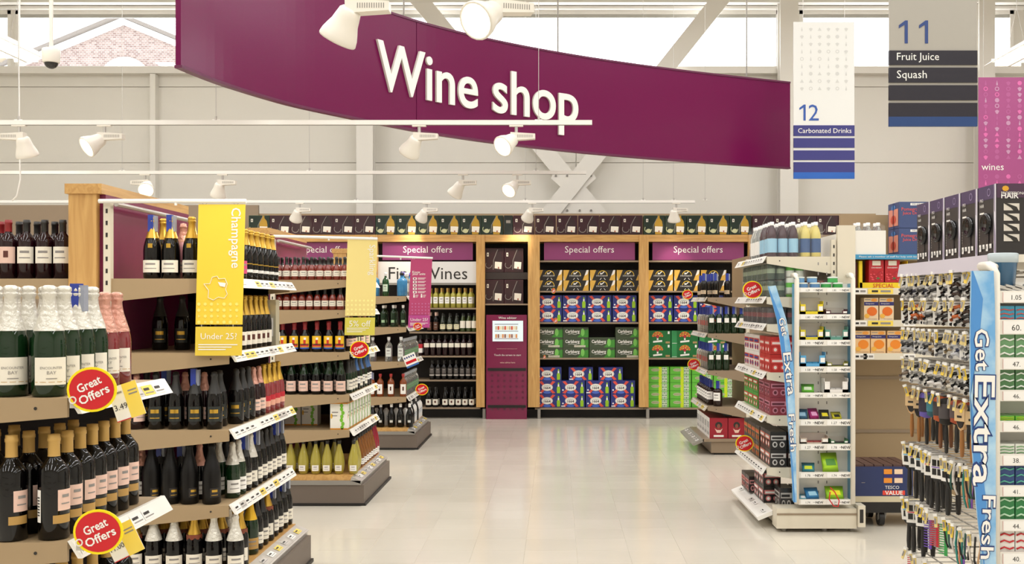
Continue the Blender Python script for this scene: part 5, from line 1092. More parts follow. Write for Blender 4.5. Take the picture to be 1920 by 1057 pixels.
stack(BL, [1031, 1077.5, 1124, 1171], [604, 579], 'blue lager box', 'left beer bay upper shelf', 'blue lager boxes', lambda r, c_: (BL, BLW, BLW, BLW)[c_])
stack(CG, [[1031, 1079.5, 1129, 1178]]*2+[[1031, 1079.5, 1178]], [671, 652, 632], 'green lager can case', 'left beer bay', 'green lager can cases', lambda r, c_: CGB if (r, c_) in ((0, 0), (1, 0), (1, 1), (0, 3)) else CG)
stack(BL, [[1030, 1074, 1121, 1168]]*2+[[1030, 1089, 1145]], [765, 740, 713], 'blue lager box', 'left beer bay bottom shelf', 'blue lager boxes', lambda r, c_: BLW if (r+c_) % 2 else BL)
stack(BK, [1238, 1288, 1338], [545, 525], 'black cider box', 'right beer bay', 'black cider boxes')
stack(BL, [1239, 1286, 1333], [604, 579], 'blue lager box', 'right beer bay', 'blue lager boxes', lambda r, c_: (BL, BLW)[c_ % 2])
stack(FN, [1233, 1284, 1336], [671, 645], 'bright green fan logo case', 'right beer bay', 'bright green beer cases')
stack(LM, [1235, 1276, 1317, 1358], [765, 750, 735, 719, 704], 'lime green cider case', 'right beer bay', 'lime green cider cases')

# ------------------------------------------------------------------ white and green cartons on the rose unit
def rcarton(name, x0, x1, y0, y1, z, h, body, label, group=None, nf=None, sf=None, cat='box', face=-1):
    """carton whose near face looks at -Y and whose aisle face looks at face*X; nf/sf draw prints in local (w,h) coordinates"""
    w, d = x1-x0, y1-y0; o = None
    m = MB(); m.box(-w/2, w/2, 0, d, 0, h, body); o = m.obj(name, None, loc=((x0+x1)/2, y0, z+.0008), label=label, cat=cat, group=group)
    if nf: p = MB(); nf(p, w, h); p.obj('front_print', o)
    if sf:
        p = MB(); xx = face*w/2
        p.T = Matrix(((0, 1 if face < 0 else -1, 0, xx), (-1 if face < 0 else 1, 0, 0, d/2), (0, 0, 1, 0), (0, 0, 0, 1)))
        sf(p, d, h); p.obj('side_print', o)
    return o
def d_leaf(m, w, h):
    for i in range(7): ell(m, w*(.18+.05*math.sin(i*2)), h*(.08+.135*i), w*.1, h*.08, M('7AC030', .5, key='print_leaf'), -.002, 7)
    m.fq(-w*.5, w*.5, 0, h*.05, -.002, M('D8902A', .5)); m.fq(-w*.5, w*.5, h*.95, h, -.002, M('D8902A', .5)); m.text('Pimms', (-w*.2, -.003, h*.6), INKG, w=w*.4) if False else None
    m.fq(-w*.4, -w*.05, h*.62, h*.66, -.002, INKG); m.fq(-w*.4, -w*.1, h*.5, h*.53, -.002, INKG); ell(m, -w*.42, h*.5, w*.06, h*.1, M('E8B02A', .5), -.002, 8)
for i in range(8):
    y = Y3[0]+.04+i*.135
    rcarton('wine_carton', -1.80 if i == 0 else -1.78, -1.66, y, y+.128, L3[4], .215, M('F0EDE2', .5, key='box_white'), '%s white carton with green leaf print on the fifth rose unit shelf' % ORD[i], 'white leaf print cartons', d_leaf, d_leaf, face=1)
for i in range(2): rcarton('wine_carton', -2.24+i*.14, -2.11+i*.14, Y3[0]+.35, Y3[0]+.48, L3[4], .21, M('F0EDE2', .5, key='box_white'), '%s white leaf print carton in the shadow at the back of the fifth shelf' % ('left', 'right')[i], 'white leaf print cartons', d_leaf)
rcarton('champagne_gift_box', -1.76, -1.66, 6.42, 6.5, L2[1], .27, M('C9C2A8', .3, metal=.3, key='box_silver'), 'tall pale gold gift box at the far end of the second champagne shelf', None, lambda m, w, h: m.fq(-w*.35, w*.35, h*.2, h*.6, -.002, LABW))
rcarton('pink_gift_box', -1.80, -1.72, Y2[0]+.02, Y2[0]+.09, L2[0], .29, M('E2A0A8', .4, key='box_pink'), 'pale pink champagne gift box beside the yellow Champagne banner', None, lambda m, w, h: m.fq(-w*.35, w*.35, h*.2, h*.5, -.002, LABP)) if False else None

# ------------------------------------------------------------------ right side cartons
def d_redc(m, w, h):
    ell(m, 0, h*.66, w*.2, h*.16, INK, -.002, 10); ell(m, 0, h*.6, w*.1, h*.12, M('8A4A3A', .5), -.003, 8)
    m.ngon([(-w*.22, -.003, h*.5), (-w*.1, -.003, h*.42), (w*.1, -.003, h*.42), (w*.22, -.003, h*.5), (w*.1, -.003, h*.28), (-w*.1, -.003, h*.28)], LABP); m.fq(-w*.28, w*.28, h*.08, h*.17, -.002, LABW)
def d_whc(m, w, h):
    m.fq(-w*.5, w*.5, 0, h, -.001, LABW)
    for i in range(2): m.fq(w*(-.35+.4*i), w*(-.1+.4*i), h*.15, h*.8, -.002, INKG); m.fq(w*(-.3+.4*i), w*(-.15+.4*i), h*.3, h*.5, -.003, LABW)
for i in range(5):
    y = YR4[0]+.03+i*.2; rcarton('spirit_carton', 1.625, 1.815, y, y+.195, .17, .215, M('9A1A2A', .45, key='box_red'), '%s red carton back from the near corner on the right spirits base' % ORD[i], 'red spirit cartons', d_redc, d_whc)
rcarton('spirit_carton', 1.822, 1.998, YR4[0]+.03, YR4[0]+.22, .17, .215, M('9A1A2A', .45, key='box_red'), 'right hand red carton beside the near corner one on the spirits base', 'red spirit cartons', d_redc, None)
# can packs
def can_pack(nx, ny, r, h, body, band, top=SILVER, film=True, tray=None, two=None):
    m = MB()
    for i in range(nx):
        for j in range(ny):
            o = len(m.v); m.T = Matrix.Translation(((i-(nx-1)/2)*2*r, j*2*r+r, 0))
            m.lathe([(0, 0), (r*.8, 0), (r*.97, h*.06), (r*.97, h*.4)], body, 10); m.lathe([(r*.975, h*.4), (r*.975, h*.68)], band, 10); m.lathe([(r*.97, h*.68), (r*.97, h*.9), (r*.8, h*.98)], body, 10); m.lathe([(r*.8, h*.975), (0, h*.96)], top, 10)
    m.T = None
    if tray: m.box(-nx*r, nx*r, 0, ny*2*r, 0, h*.25, tray)
    me = m.mesh('can_pack'); kids = []
    if film:
        f = MB(); f.box(-nx*r-.002, nx*r+.002, -.002, ny*2*r+.002, -.0, h+.002, FILM); kids.append(('shrink_film', f.mesh('shrink_film')))
    return kind('can_pack', me, kids, 'can pack')
KG = can_pack(2, 3, .033, .118, M('3A4A3A', .35, key='can_green'), M('8A9A80', .35, key='can_band')); KW = can_pack(2, 3, .033, .118, M('E4E8DC', .35, key='can_white'), M('5AC02A', .35, key='can_lime'))
KD = can_pack(2, 3, .033, .118, M('2E2A2A', .35, key='can_dark'), M('7A3A3A', .35, key='can_wine')); KR = can_pack(2, 3, .033, .125, M('C0302E', .35, key='can_red'), M('F0E8E0', .35, key='can_cream'))
KX = can_pack(2, 3, .033, .125, M('26201E', .35, key='can_black'), M('D87A6A', .35, key='can_coral'))
def packrow(k, x, y0, n, step, z, desc, where, group, lv=0, kk=None):
    for i in range(n): put((kk[i] if kk else k), (x, y0+i*step, z+.001), '%s %s%s, %s' % (ORD[i], desc, ' of upper layer' if lv else '', where), group)
A3 = YR3[0]+.03
packrow(KG, 1.575, A3, 5, .21, 1.643, 'dark green can pack from near end', 'second right shelf', 'green can packs'); packrow(KG, 1.575, A3, 5, .21, 1.643+.122, 'dark green can pack from near end', 'second right shelf', 'green can packs', 1)
put(KW, (1.71, A3, 1.665), 'white and lime can pack, lower of two on the green tray', 'white and lime can packs'); put(KW, (1.71, A3, 1.786), 'white and lime can pack, upper of two, on the green tray', 'white and lime can packs')
rcarton('cardboard_tray', 1.645, 1.935, A3-.005, A3+.24, 1.643, .018, M('5A8A3A', .5, key='tray_green'), 'flat green cardboard tray under the white and lime can packs', None, lambda m, w, h: m.fq(-w*.3, w*.3, h*.3, h*.6, -.001, LABW), cat='tray')
packrow(can_pack(2, 2, .034, .10, M('7A2E14', .2, key='jar_amber'), M('C8C0A0', .4)), 1.86, A3, 2, .2, 1.662, 'amber bottle pack from near end', 'second right shelf', 'amber bottle packs')
packrow(KD, 1.575, A3, 5, .205, 1.45, 'dark wine red can pack from near end', 'third right shelf', 'dark can packs'); packrow(KD, 1.72, A3, 2, .205, 1.45, 'dark can pack in the second file', 'third right shelf', 'dark can packs'); packrow(KD, 1.865, A3, 2, .205, 1.45, 'dark can pack in the third file', 'third right shelf', 'dark can packs')
def d_multi(c1, c2, txt=None):
    a, b = M(c1, .5), M(c2, .5)
    def f(m, w, h):
        m.fq(-w*.46, w*.46, h*.52, h*.78, -.002, a); m.fq(-w*.4, w*.3, h*.58, h*.70, -.003, b)
        for i in range(2): ell(m, w*(-.22+.44*i), h*.27, w*.16, h*.17, a, -.002, 10); ell(m, w*(-.22+.44*i), h*.27, w*.09, h*.1, b, -.003, 8)
    return f
def boxgrid(xs, y0, n, d, z, h, layers, body, nf, sf, desc, where, group):
    k_ = 0
    for l in range(layers):
        for j in range(n):
            for xi, (xa, xb) in enumerate(xs):
                rcarton('drinks_carton', xa, xb-.004, y0+j*d, y0+(j+1)*d-.006, z+l*(h+.002), h, body, '%s %s, %s layer%s, %s' % (ORD[j], desc, ('lower', 'upper')[l], (' second file' if xi else ''), where), group, nf, sf)
boxgrid([(1.53, 1.66), (1.66, 1.79)], A3, 2, .20, 1.106, .125, 2, M('B82420', .4, key='box_scarlet'), d_multi('D8504A', 'F0D8D0'), d_multi('D8504A', 'F0D8D0'), 'red drinks carton from near end', 'fourth right shelf', 'red drinks cartons')
boxgrid([(1.53, 1.66)], A3+.42, 3, .21, 1.106, .125, 2, M('E8E2DC', .4, key='box_pale'), d_multi('C0302E', 'E8E0E0'), d_multi('C0302E', '2A3A8A'), 'white and red carton beyond red ones', 'fourth right shelf', 'white and red drinks cartons')
boxgrid([(1.53, 1.66), (1.66, 1.79)], A3, 2, .22, .80, .125, 2, M('8A2E3E', .4, key='box_burgundy'), d_multi('C0788A', '5A1A2A'), d_multi('C0788A', '5A1A2A'), 'burgundy drinks carton from near end', 'fifth right shelf', 'burgundy drinks cartons')
boxgrid([(1.53, 1.66)], A3+.47, 3, .2, .80, .12, 2, M('4A9A3A', .4, key='box_apple'), d_multi('D04A3E', 'E0F0D0'), d_multi('D04A3E', 'E0F0D0'), 'green drinks carton beyond burgundy ones', 'fifth right shelf', 'green drinks cartons')
boxgrid([(1.53, 1.65), (1.655, 1.78)], A3, 2, .19, .43, .125, 2, M('1E1C1C', .35, key='box_jet'), d_multi('C8C4C0', '2A2422'), d_multi('D07A6A', 'E8E4E0'), 'black and white carton from near end', 'sixth right shelf', 'black drinks cartons')
boxgrid([(1.53, 1.65)], A3+.41, 4, .165, .43, .12, 2, M('241A14', .35, key='box_espresso'), d_multi('B8803A', 'D8502A'), d_multi('B8803A', 'D8502A'), 'black and gold carton beyond white ones', 'sixth right shelf', 'black and gold drinks cartons')
boxgrid([(1.60, 1.69), (1.70, 1.80)], A3, 1, .2, .13, .15, 1, M('2A2A2C', .25, key='box_film_black'), d_multi('B8B4B0', '1A1A1A'), d_multi('B8B4B0', '1A1A1A'), 'glossy black carton at near end', 'right unit base', 'black cartons on the base')
boxgrid([(1.53, 1.66)], A3+.25, 2, .19, .13, .12, 2, M('201A1A', .35, key='box_coal'), d_multi('D07A7A', 'F0F0EC'), d_multi('D07A7A', 'F0F0EC'), 'black and pink carton behind glossy ones', 'right unit base', 'black cartons on the base')
boxgrid([(1.50, 1.60)], A3+.68, 2, .17, .13, .125, 1, M('2A2222', .35, key='box_slate'), d_multi('D08A8A', '3A3030'), d_multi('D08A8A', 'A04A3A'), 'tilted black and pink pack at far end', 'right unit base', 'black cartons on the base')
# water packs
def water_pack(liq, labm, nx=3, ny=2, r=.038, h=.25):
    m = MB()
    for i in range(nx):
        for j in range(ny):
            m.T = Matrix.Translation(((i-(nx-1)/2)*2*r, j*2*r+r, 0)); m.lathe([(0, 0), (r*.9, 0), (r*.97, h*.03), (r*.97, h*.62), (r*.7, h*.78), (r*.35, h*.88), (r*.35, h*.9)], liq, 10)
            m.lathe([(r*.985, h*.12), (r*.985, h*.52)], labm, 10); m.lathe([(r*.4, h*.9), (r*.4, h), (0, h)], LABW, 8)
    m.T = None; f = MB(); a = nx*r+.003; d = ny*2*r+.003
    vs = []; n = 12
    for j in (0, 1, 2):
        yy = (-.003, d/2, d)[j]
        for i in range(n+1):
            t = i/n; vs.append((-a+2*a*t, yy, h*(.93+.05*abs(math.sin(t*PI*nx)))+(.01 if j == 1 else -.01)))
    fs = [(j*(n+1)+i, j*(n+1)+i+1, (j+1)*(n+1)+i+1, (j+1)*(n+1)+i) for j in range(2) for i in range(n)]
    f.add(vs, fs, FILM, True)
    for j in (0, 2):
        yy = (-.003, 0, d)[j]; f.ngon([(-a, yy, 0), (a, yy, 0)]+[vs[j*(n+1)+i] for i in range(n, -1, -1)], FILM)
    f.quad((-a, -.003, 0), (-a, d, 0), vs[2*(n+1)], vs[0], FILM); f.quad((a, -.003, 0), (a, d, 0), vs[2*(n+1)+n], vs[n], FILM)
    return kind('bottle_pack', m.mesh('bottle_pack'), [('shrink_film', f.mesh('shrink_film'))], 'bottle pack')
LBL = M('9AC8E0', .5, key='label_sky')
WP = water_pack(M('3A1420', .15, key='juice_dark'), LBL); WY = water_pack(M('E8D880', .1, trans=.3, key='lemon'), M('3A5A8A', .5, key='label_blue')); WC = water_pack(CLEARG, LABW)
for i in range(4):
    put(WP if i < 2 else WC, (1.625, A3+i*.19, 1.931), '%s shrink wrapped bottle pack along the aisle edge of the top right shelf' % ORD[i], 'bottle packs on the top right shelf')
WY = water_pack(M('D8C870', .2, key='lemon2'), M('3A5A8A', .5, key='label_blue'), 2)
put(WY, (1.825, A3, 1.931), 'shrink wrapped yellow lemonade pack beside the white end panel', 'bottle packs on the top right shelf')
put(WY, (1.825, A3+.2, 1.931), 'shrink wrapped yellow lemonade pack behind the first lemonade pack', 'bottle packs on the top right shelf')
ZT = Z(432, SF)
for i, px in enumerate((1616, 1668)):
    if i == 0: put(WC, (X(1634, SF), YF+.05, Z(478, SF)+.001), 'clear water bottle pack behind the cream canopy left of the pomegranate boxes')
put(water_pack(M('E0A070', .1, trans=.2, key='peach'), M('E8C8A0', .5)), (X(1560, 225), F/225, ZT-.09), 'peach coloured bottle pack lying high behind the white end panel') if False else None
# juice boxes and cartons on the frontal bay
def d_pom(m, w, h):
    m.fq(-w*.3, w*.1, h*.86, h*.95, -.002, LABW); m.text('FRUIT DRINK', (-w*.1, -.003, h*.905), M('2A3A6A', .5), w=w*.34, h=h*.05)
    m.text('Pomegranate', (-w*.46, -.003, h*.7), M('E05A4A', .5, key='print_coral'), w=w*.44, align='l'); m.text('Juice Drink', (-w*.44, -.003, h*.55), M('E05A4A', .5, key='print_coral'), w=w*.36, align='l')
def d_poms(m, w, h):
    m.fq(-w*.42, w*.42, h*.1, h*.75, -.002, M('E0907A', .5)); ell(m, 0, h*.35, w*.25, h*.18, M('C84A3A', .5), -.003, 9); ell(m, 0, h*.82, w*.2, h*.1, M('4A7AB8', .5), -.003, 9); m.fq(-w*.03, w*.03, 0, h, -.003, M('3E4E7A', .5))
for i in range(2):
    rcarton('juice_drink_box', X(1686, SF), X(1686, SF)+.42, YF+.0, YF+.27, Z(477, SF)+.001+i*.2, .197, M('3E4E7A', .45, key='box_denim'), '%s blue pomegranate juice drink box of the stack of two' % ('lower', 'upper')[i], 'blue pomegranate juice drink boxes', d_pom, d_poms)
def d_red(m, w, h):
    m.fq(-w*.28, w*.28, h*.76, h*.97, -.002, LAB); m.text('CRANBERRY', (0, -.003, h*.66), LABW, w=w*.7, h=h*.06)
    rnd = random.Random(4)
    for i in range(26): ell(m, rnd.uniform(-.42, .42)*w, rnd.uniform(.08, .52)*h, w*.07, h*.035, (M('E0505A', .5), M('A81A2A', .5))[i % 2], -.002-.0001*i, 7)
    ell(m, w*.1, h*.18, w*.12, h*.05, M('5A6A3A', .5), -.006, 6)
def d_or(dark):
    def f(m, w, h):
        m.fq(-w*.5, w*.5, h*.66, h*.82, -.002, M('2E2A6E', .5, key='band_indigo')); m.text('Orange Juice', (-w*.1, -.003, h*.74), LABW, w=w*.6, h=h*.07)
        ell(m, w*.05, h*.4, w*.36, h*.2, M('E8701A' if not dark else 'EE8A20', .5), -.002); ell(m, w*.2, h*.9, w*.22, h*.07, M('F0A040', .5), -.002); m.fq(-w*.45, -w*.05, h*.9, h*.93, -.002, INKG)
        ell(m, -w*.3, h*.2, w*.18, h*.1, M('F2B84A', .5), -.003); m.text('from concentrate', (w*.1, -.003, h*.07), M('2E2A6E', .5, key='band_indigo'), w=w*.6)
    return f
zt = Z(541, SF)
tr = MB(); w_ = .36; tr.box(-w_/2, w_/2, 0, .3, 0, .045, M('F0D020', .5, key='tray_yellow')); tr.box(-w_/2-.005, -w_/2+.02, .0, .3, 0, .21, M('F0D020', .5, key='tray_yellow')); tr.box(w_/2, w_/2+.004, 0, .3, 0, .21, M('F0D020', .5, key='tray_yellow')); tr.text('SPECIAL', (0, -.002, .022), RED, w=.16)
tr.obj('display_tray', None, loc=(X(1660, SF)-.005, YF+.03, zt+.001), label='yellow display tray holding the red cranberry cartons', cat='tray')
for i in range(2): rcarton('juice_carton', X(1632, SF)+i*.122, X(1632, SF)+i*.122+.112, YF+.036, YF+.14, zt+.048, .168, M('B81E28', .45, key='box_cran'), '%s red cranberry juice carton in the yellow display tray' % ('left', 'right')[i], 'red juice cartons', d_red)
for i, px in enumerate((1623, 1652)): rcarton('juice_carton', X(px, SF), X(px, SF)+.108, YF+.04, YF+.14, Z(601, SF), .172, M('F0D6B0', .45, key='box_orange'), '%s orange juice carton on the middle shelf of the juice bay' % ('left', 'right')[i], 'orange juice cartons', d_or(0))
for i, px in enumerate((1605.5, 1635, 1666)): rcarton('juice_carton', X(px, SF), X(px, SF)+.112, YF+.03, YF+.14, Z(663, SF), .172, M('F2C890', .45, key='box_apricot'), '%s orange juice carton on the lowest shelf of the juice bay' % ('left', 'middle', 'right')[i], 'orange juice cartons', d_or(1))
rcarton('yellow_box', X(1603, SF)+.004, X(1603, SF)+.034, YF+.06, YF+.3, zt, .2, M('5A1018', .5), 'dark red box end in shadow left of the yellow tray', None)

# stock trolley
s_ = 262.0; y_ = F/s_; o = O('stock_trolley', None, None, (X(1650, s_), y_, 0), label='low flat stock trolley on black castors between the two shelving units', cat='trolley')
m = MB(); m.box(-.2, .55, 0, .41, Z(941, s_), Z(930, s_), M('CFC3A4', .5, key='trolley_deck')); m.obj('deck', o)
m = MB(); m.box(-.2, .55, .0, .41, .10, Z(941, s_), BLACK); m.obj('underframe', o)
for (a, b) in ((.02, .06), (.4, .06), (.02, .34)):
    m = MB(); m.tube((a-.018, b, .055), (a+.018, b, .055), .055, BLACK, 16); m.tube((a-.02, b, .055), (a+.02, b, .055), .02, GREY, 10); wl = m.obj('castor', o)
m = MB(); m.prism([(.0-.01, .03, .12), (.06, .03, .12), (.05, .03, .05), (-.0, .03, .05)], (0, .006, 0), GREY); m.obj('fork', o)
def d_val(m, w, h):
    m.text('TESCO', (w*.14, -.003, h*.3), LABW, w=w*.24); m.fq(-w*.02, w*.36, h*.04, h*.19, -.002, M('E0402E', .5)); m.text('VALUE', (w*.17, -.003, h*.115), LABW, w=w*.3, bold=.02)
    for i in range(2):
        for j in range(2): m.fq(w*(.0+.18*i), w*(.14+.18*i), h*(.45+.3*j), h*(.62+.3*j), -.002, (M('E8902A', .5), M('F0D0B0', .5))[(i) % 2])
    m.fq(0, w*.32, h*.62, h*.74, -.003, M('2E2A6E', .5, key='band_indigo')); m.fq(-w*.38, -w*.32, h*.45, h*.47, -.002, INKG)
vb = rcarton('juice_case', X(1602, s_), X(1602, s_)+.42, y_, y_+.40, Z(930, s_), .21, M('22305E', .45, key='box_navy'), 'navy value juice case with open top sitting on the stock trolley', None, d_val)
m = MB()
for i in range(6):
    for j in range(7): m.box(-.2+i*.068, -.2+i*.068+.06, .01+j*.055, .01+j*.055+.048, .2, .225, M('5A4038', .5, key='carton_tops'))
k_ = m.obj('carton_tops', vb); k_['kind'] = 'stuff'

# ------------------------------------------------------------------ gum racks
FIN = bpy.data.materials.new('fin_print'); FIN.use_nodes = True; nt = FIN.node_tree; b_ = nt.nodes['Principled BSDF']; b_.inputs['Roughness'].default_value = .25
tc = nt.nodes.new('ShaderNodeTexCoord'); n_ = nt.nodes.new('ShaderNodeTexNoise'); n_.inputs['Scale'].default_value = 7; n_.inputs['Detail'].default_value = 8
r_ = nt.nodes.new('ShaderNodeValToRGB'); r_.color_ramp.elements[0].position = .38; r_.color_ramp.elements[1].position = .66
r_.color_ramp.elements[0].color = (*lin((112, 172, 222)), 1); r_.color_ramp.elements[1].color = (*lin((196, 226, 240)), 1)
nt.links.new(tc.outputs['Object'], n_.inputs['Vector']); nt.links.new(n_.outputs['Fac'], r_.inputs[0]); nt.links.new(r_.outputs[0], b_.inputs['Base Color'])
def rack(s, px0, px1, ptop, pbot, strips, label, prices, depth=.133):
    y = F/s; x0, x1 = X(px0, s), X(px1, s); root = O('gum_rack', None, None, ((x0+x1)/2, y, 0), label=label, cat='rack'); w = x1-x0; zt, zb = Z(ptop, s), Z(pbot, s)
    for sx in (-1, 1):
        m = MB(); a = sx*(w/2-.018); pts = [(a, 0, zb), (a, 0, zt-.03), (a-sx*.0, .012, zt-.008), (a, .05, zt), (a, depth, zt)]
        m.path(pts, .017, M('EFE8DA', .35, key='rack_cream'), 10); m.obj('side_tube', root)
        m = MB(); m.box(a-.004, a+.004, .03, depth, zb, zt-.06, M('6FA8C8', .5, key='rack_blue')); m.obj('side_sheet', root)
    m = MB(); m.box(-w/2+.02, w/2-.02, depth-.01, depth, zb, zt-.06, CREAM)
    for q in (-.02, .04):
        for i in range(24): m.fq(q, q+.008, zb+.05+i*.07, zb+.07+i*.07, depth-.0115, INKG)
    m.obj('back_panel', root)
    for i, (a, b) in enumerate(strips):
        m = MB(); z = Z(a, s); m.box(-w/2+.03, w/2-.03, .01, depth-.012, z-.008, z-.002, CREAM); sh = m.obj('shelf', root)
        m = MB(); m.box(-w/2+.03, w/2-.03, 0, .012, Z(b, s), z+.004, M('E9E4DA', .4, key='strip_white')); m.obj('price_rail', sh)
        for k in range(2):
            q = MB(); xa = -w/2+.045+k*(w/2-.03); xb = xa+w/2-.065; q.box(xa, xb, -.003, -.0005, Z(b, s)+.003, z-.001, LABW)
            h = (z-Z(b, s)); t = prices[i] if k == 0 else prices[(i+1) % len(prices)]
            q.text(t, (xa+.05, -.0035, z-h*.5), INK, h=h*.42, align='c'); q.fq(xa+.085, xa+.125, z-h*.5, z-h*.42, -.0035, INKG)
            if s < 400:
                q.text('NEW', (xb-.018, -.0035, z-h*.5), INK, h=h*.5, bold=.02)
            else: q.fq(xa, xa+.001, Z(b, s)+.003, z-.001, -.0035, RED)
            q.obj('price_ticket', sh)
    return root, x0, x1, y
R1S = 270.0
st1 = [(540, 548), (590, 599), (638, 648), (688, 698), (737, 746), (787, 798), (833, 844), (886, 896), (937, 946)]
r1, rx0, rx1, ry = rack(R1S, 1489, 1604, 515, 944, st1, 'cream tubular gum rack with nine small shelves facing the viewer', ['1.29', '1.80', '1.99', '1.58', '1.58', '1.79', '1.27', '1.78', '1.74'])
m = MB(); m.box(X(1449, 264), X(1596, 264), YR3[0]-.14, YR3[0]+.02, Z(983, 264), Z(946, 264), CREAM2); m.box(X(1449, 264), X(1596, 264), YR3[0]-.145, YR3[0]-.14, Z(958, 264), Z(955, 264), TAUPE2)
for q in (1465, 1540, 1590): m.tube((X(q, 264), YR3[0]-.08, 0), (X(q, 264), YR3[0]-.08, .03), .02, GREY, 8)
bs = m.obj('base_end', g6); bs.matrix_parent_inverse = Matrix.Translation(-Vector(g6.location))
m = MB(); m.box(rx1+.02, rx1+.07, ry+.0, ry+.12, Z(988, R1S), Z(948, R1S), CREAM2); m.box(rx1+.03, rx1+.055, ry-.002, ry, Z(980, R1S), Z(955, R1S), INK); e2 = m.obj('electric_box', r1); e2.matrix_parent_inverse = Matrix.Translation(-Vector(r1.location))
R2S = 508.0
st2 = [(547, 568), (601, 627), (672, 693), (733, 752), (791, 810), (853, 873), (912, 931), (976, 996), (1037, 1058)]
r2, qx0, qx1, qy = rack(R2S, 1857, 2064, 497, 1090, st2, 'nearest cream tubular gum rack at the right edge of the picture', ['1.05', '60.', '47.', '46.', '46.', '38.', '41.', '44.', '40.'])
def fin(root_s, L_, R_, y, label, words_, sc_, wtxt):
    n = len(L_); m = MB(); pts = [(X(a, root_s), 0, Z(b, root_s)) for a, b in L_]+[(X(a, root_s), 0, Z(b, root_s)) for a, b in reversed(R_)]
    cx = sum(p[0] for p in pts)/len(pts); zb = min(p[2] for p in pts); o = O('header_fin', None, None, (cx, y, zb), label=label, cat='sign')
    lp = [(X(a, root_s)-cx, 0, Z(b, root_s)-zb) for a, b in L_]; rp = [(X(a, root_s)-cx, 0, Z(b, root_s)-zb) for a, b in R_]
    vs = []; 
    for a, b in zip(lp, rp): vs += [a, b, (a[0], .006, a[2]), (b[0], .006, b[2])]
    fs = []
    for i in range(len(lp)-1):
        k = 4*i; fs += [(k, k+4, k+5, k+1), (k+2, k+3, k+7, k+6), (k, k+2, k+6, k+4), (k+1, k+5, k+7, k+3)]
    fs += [(0, 1, 3, 2), (4*len(lp)-4, 4*len(lp)-2, 4*len(lp)-1, 4*len(lp)-3)]
    m.add(vs, fs, FIN); m.obj('panel', o)
    m = MB(); sw = []
    for a, b in zip(lp, rp): sw.append((a, b))
    for i in range(len(sw)-1):
        t0 = .55*math.sin(i*.9+.4)**2; t1 = .55*math.sin((i+1)*.9+.4)**2; a0, b0 = sw[i]; a1, b1 = sw[i+1]
        m.quad((a0[0]+(b0[0]-a0[0])*.02, -.001, a0[2]), (a1[0]+(b1[0]-a1[0])*.02, -.001, a1[2]), (a1[0]+(b1[0]-a1[0])*t1, -.001, a1[2]), (a0[0]+(b0[0]-a0[0])*t0, -.001, a0[2]), M('4E8FD0', .3, key='fin_wave'))
    m.obj('wave_print', o)
    NV = M('1E3A78', .4, key='fin_navy')
    for t, px, py, hh, ww, rr in words_:
        m = MB(); c0 = (X(px, root_s)-cx, Z(py, root_s)-zb)
        m.text(t, (c0[0], -.0022, c0[1]), NV, h=hh/root_s*1.12, w=ww/root_s*1.02, rot=rr, bold=.05); m.text(t, (c0[0], -.0034, c0[1]), WHITE, h=hh/root_s, w=ww/root_s, rot=rr, bold=.012)
        m.obj('printed_word', o)
    return o
fin(275, [(1438, 537), (1455, 600), (1467, 684), (1475, 790), (1481, 865), (1486, 940)], [(1453, 535), (1473, 600), (1486, 684), (1490, 790), (1491, 865), (1492, 940)], F/275-.03,
    'narrow slanted blue gum advertising fin on the left of the cream rack', [('Get', 1467, 612, 12, 34, -PI/2+.22), ('Extra', 1478, 700, 15, 80, -PI/2+.12), ('Fresh', 1484, 810, 11, 70, -PI/2+.06)], 1, 1)
fin(508, [(1815, 508), (1814, 560), (1813, 640), (1813, 740), (1817, 840), (1824, 940), (1832, 1010), (1842, 1090)], [(1857, 508), (1859, 560), (1860, 640), (1860, 740), (1861, 840), (1861, 940), (1861, 1010), (1862, 1090)], F/508-.03,
    'large vertical blue advertising fin reading Get Extra Fresh beside the nearest gum rack', [('Get', 1835, 655, 27, 78, -PI/2+.03), ('Extra', 1838, 805, 38, 205, -PI/2-.02), ('Fresh', 1846, 985, 24, 118, -PI/2-.04)], 1, 1)

# ------------------------------------------------------------------ stock on the racks
def tray_box(x0, x1, y0, y1, z, h, bodyc, label, fill, group):
    w = x1-x0; d = y1-y0; b = M(bodyc, .5); m = MB(); t = .003
    m.box(-w/2, w/2, 0, d, 0, .004, b); m.box(-w/2, -w/2+t, 0, d, 0, h*.8, b); m.box(w/2-t, w/2, 0, d, 0, h*.8, b); m.box(-w/2, w/2, d-t, d, 0, h, M('D8D0C4', .5)); m.box(-w/2, -w/2+w*.24, 0, t, 0, h*.62, b); m.box(w/2-w*.24, w/2, 0, t, 0, h*.62, b); m.box(-w/2, w/2, 0, t, 0, h*.2, b)
    o = m.obj('display_tray', None, loc=((x0+x1)/2, y0, z+.001), label=label, cat='display tray', group=group)
    m = MB(); f = M(fill, .4)
    for i in range(4): m.box(-w/2+.008+i*(w-.016)/4, -w/2+.005+(i+1)*(w-.016)/4, .01, d-.01, .005, h*.26, f)
    m.obj('gum_packets', o)
    m = MB(); m.fq(-w/2+.004, -w/2+w*.2, h*.25, h*.5, -.001, LABW); m.fq(w/2-w*.2, w/2-.004, h*.25, h*.5, -.001, LABW); m.obj('front_print', o)
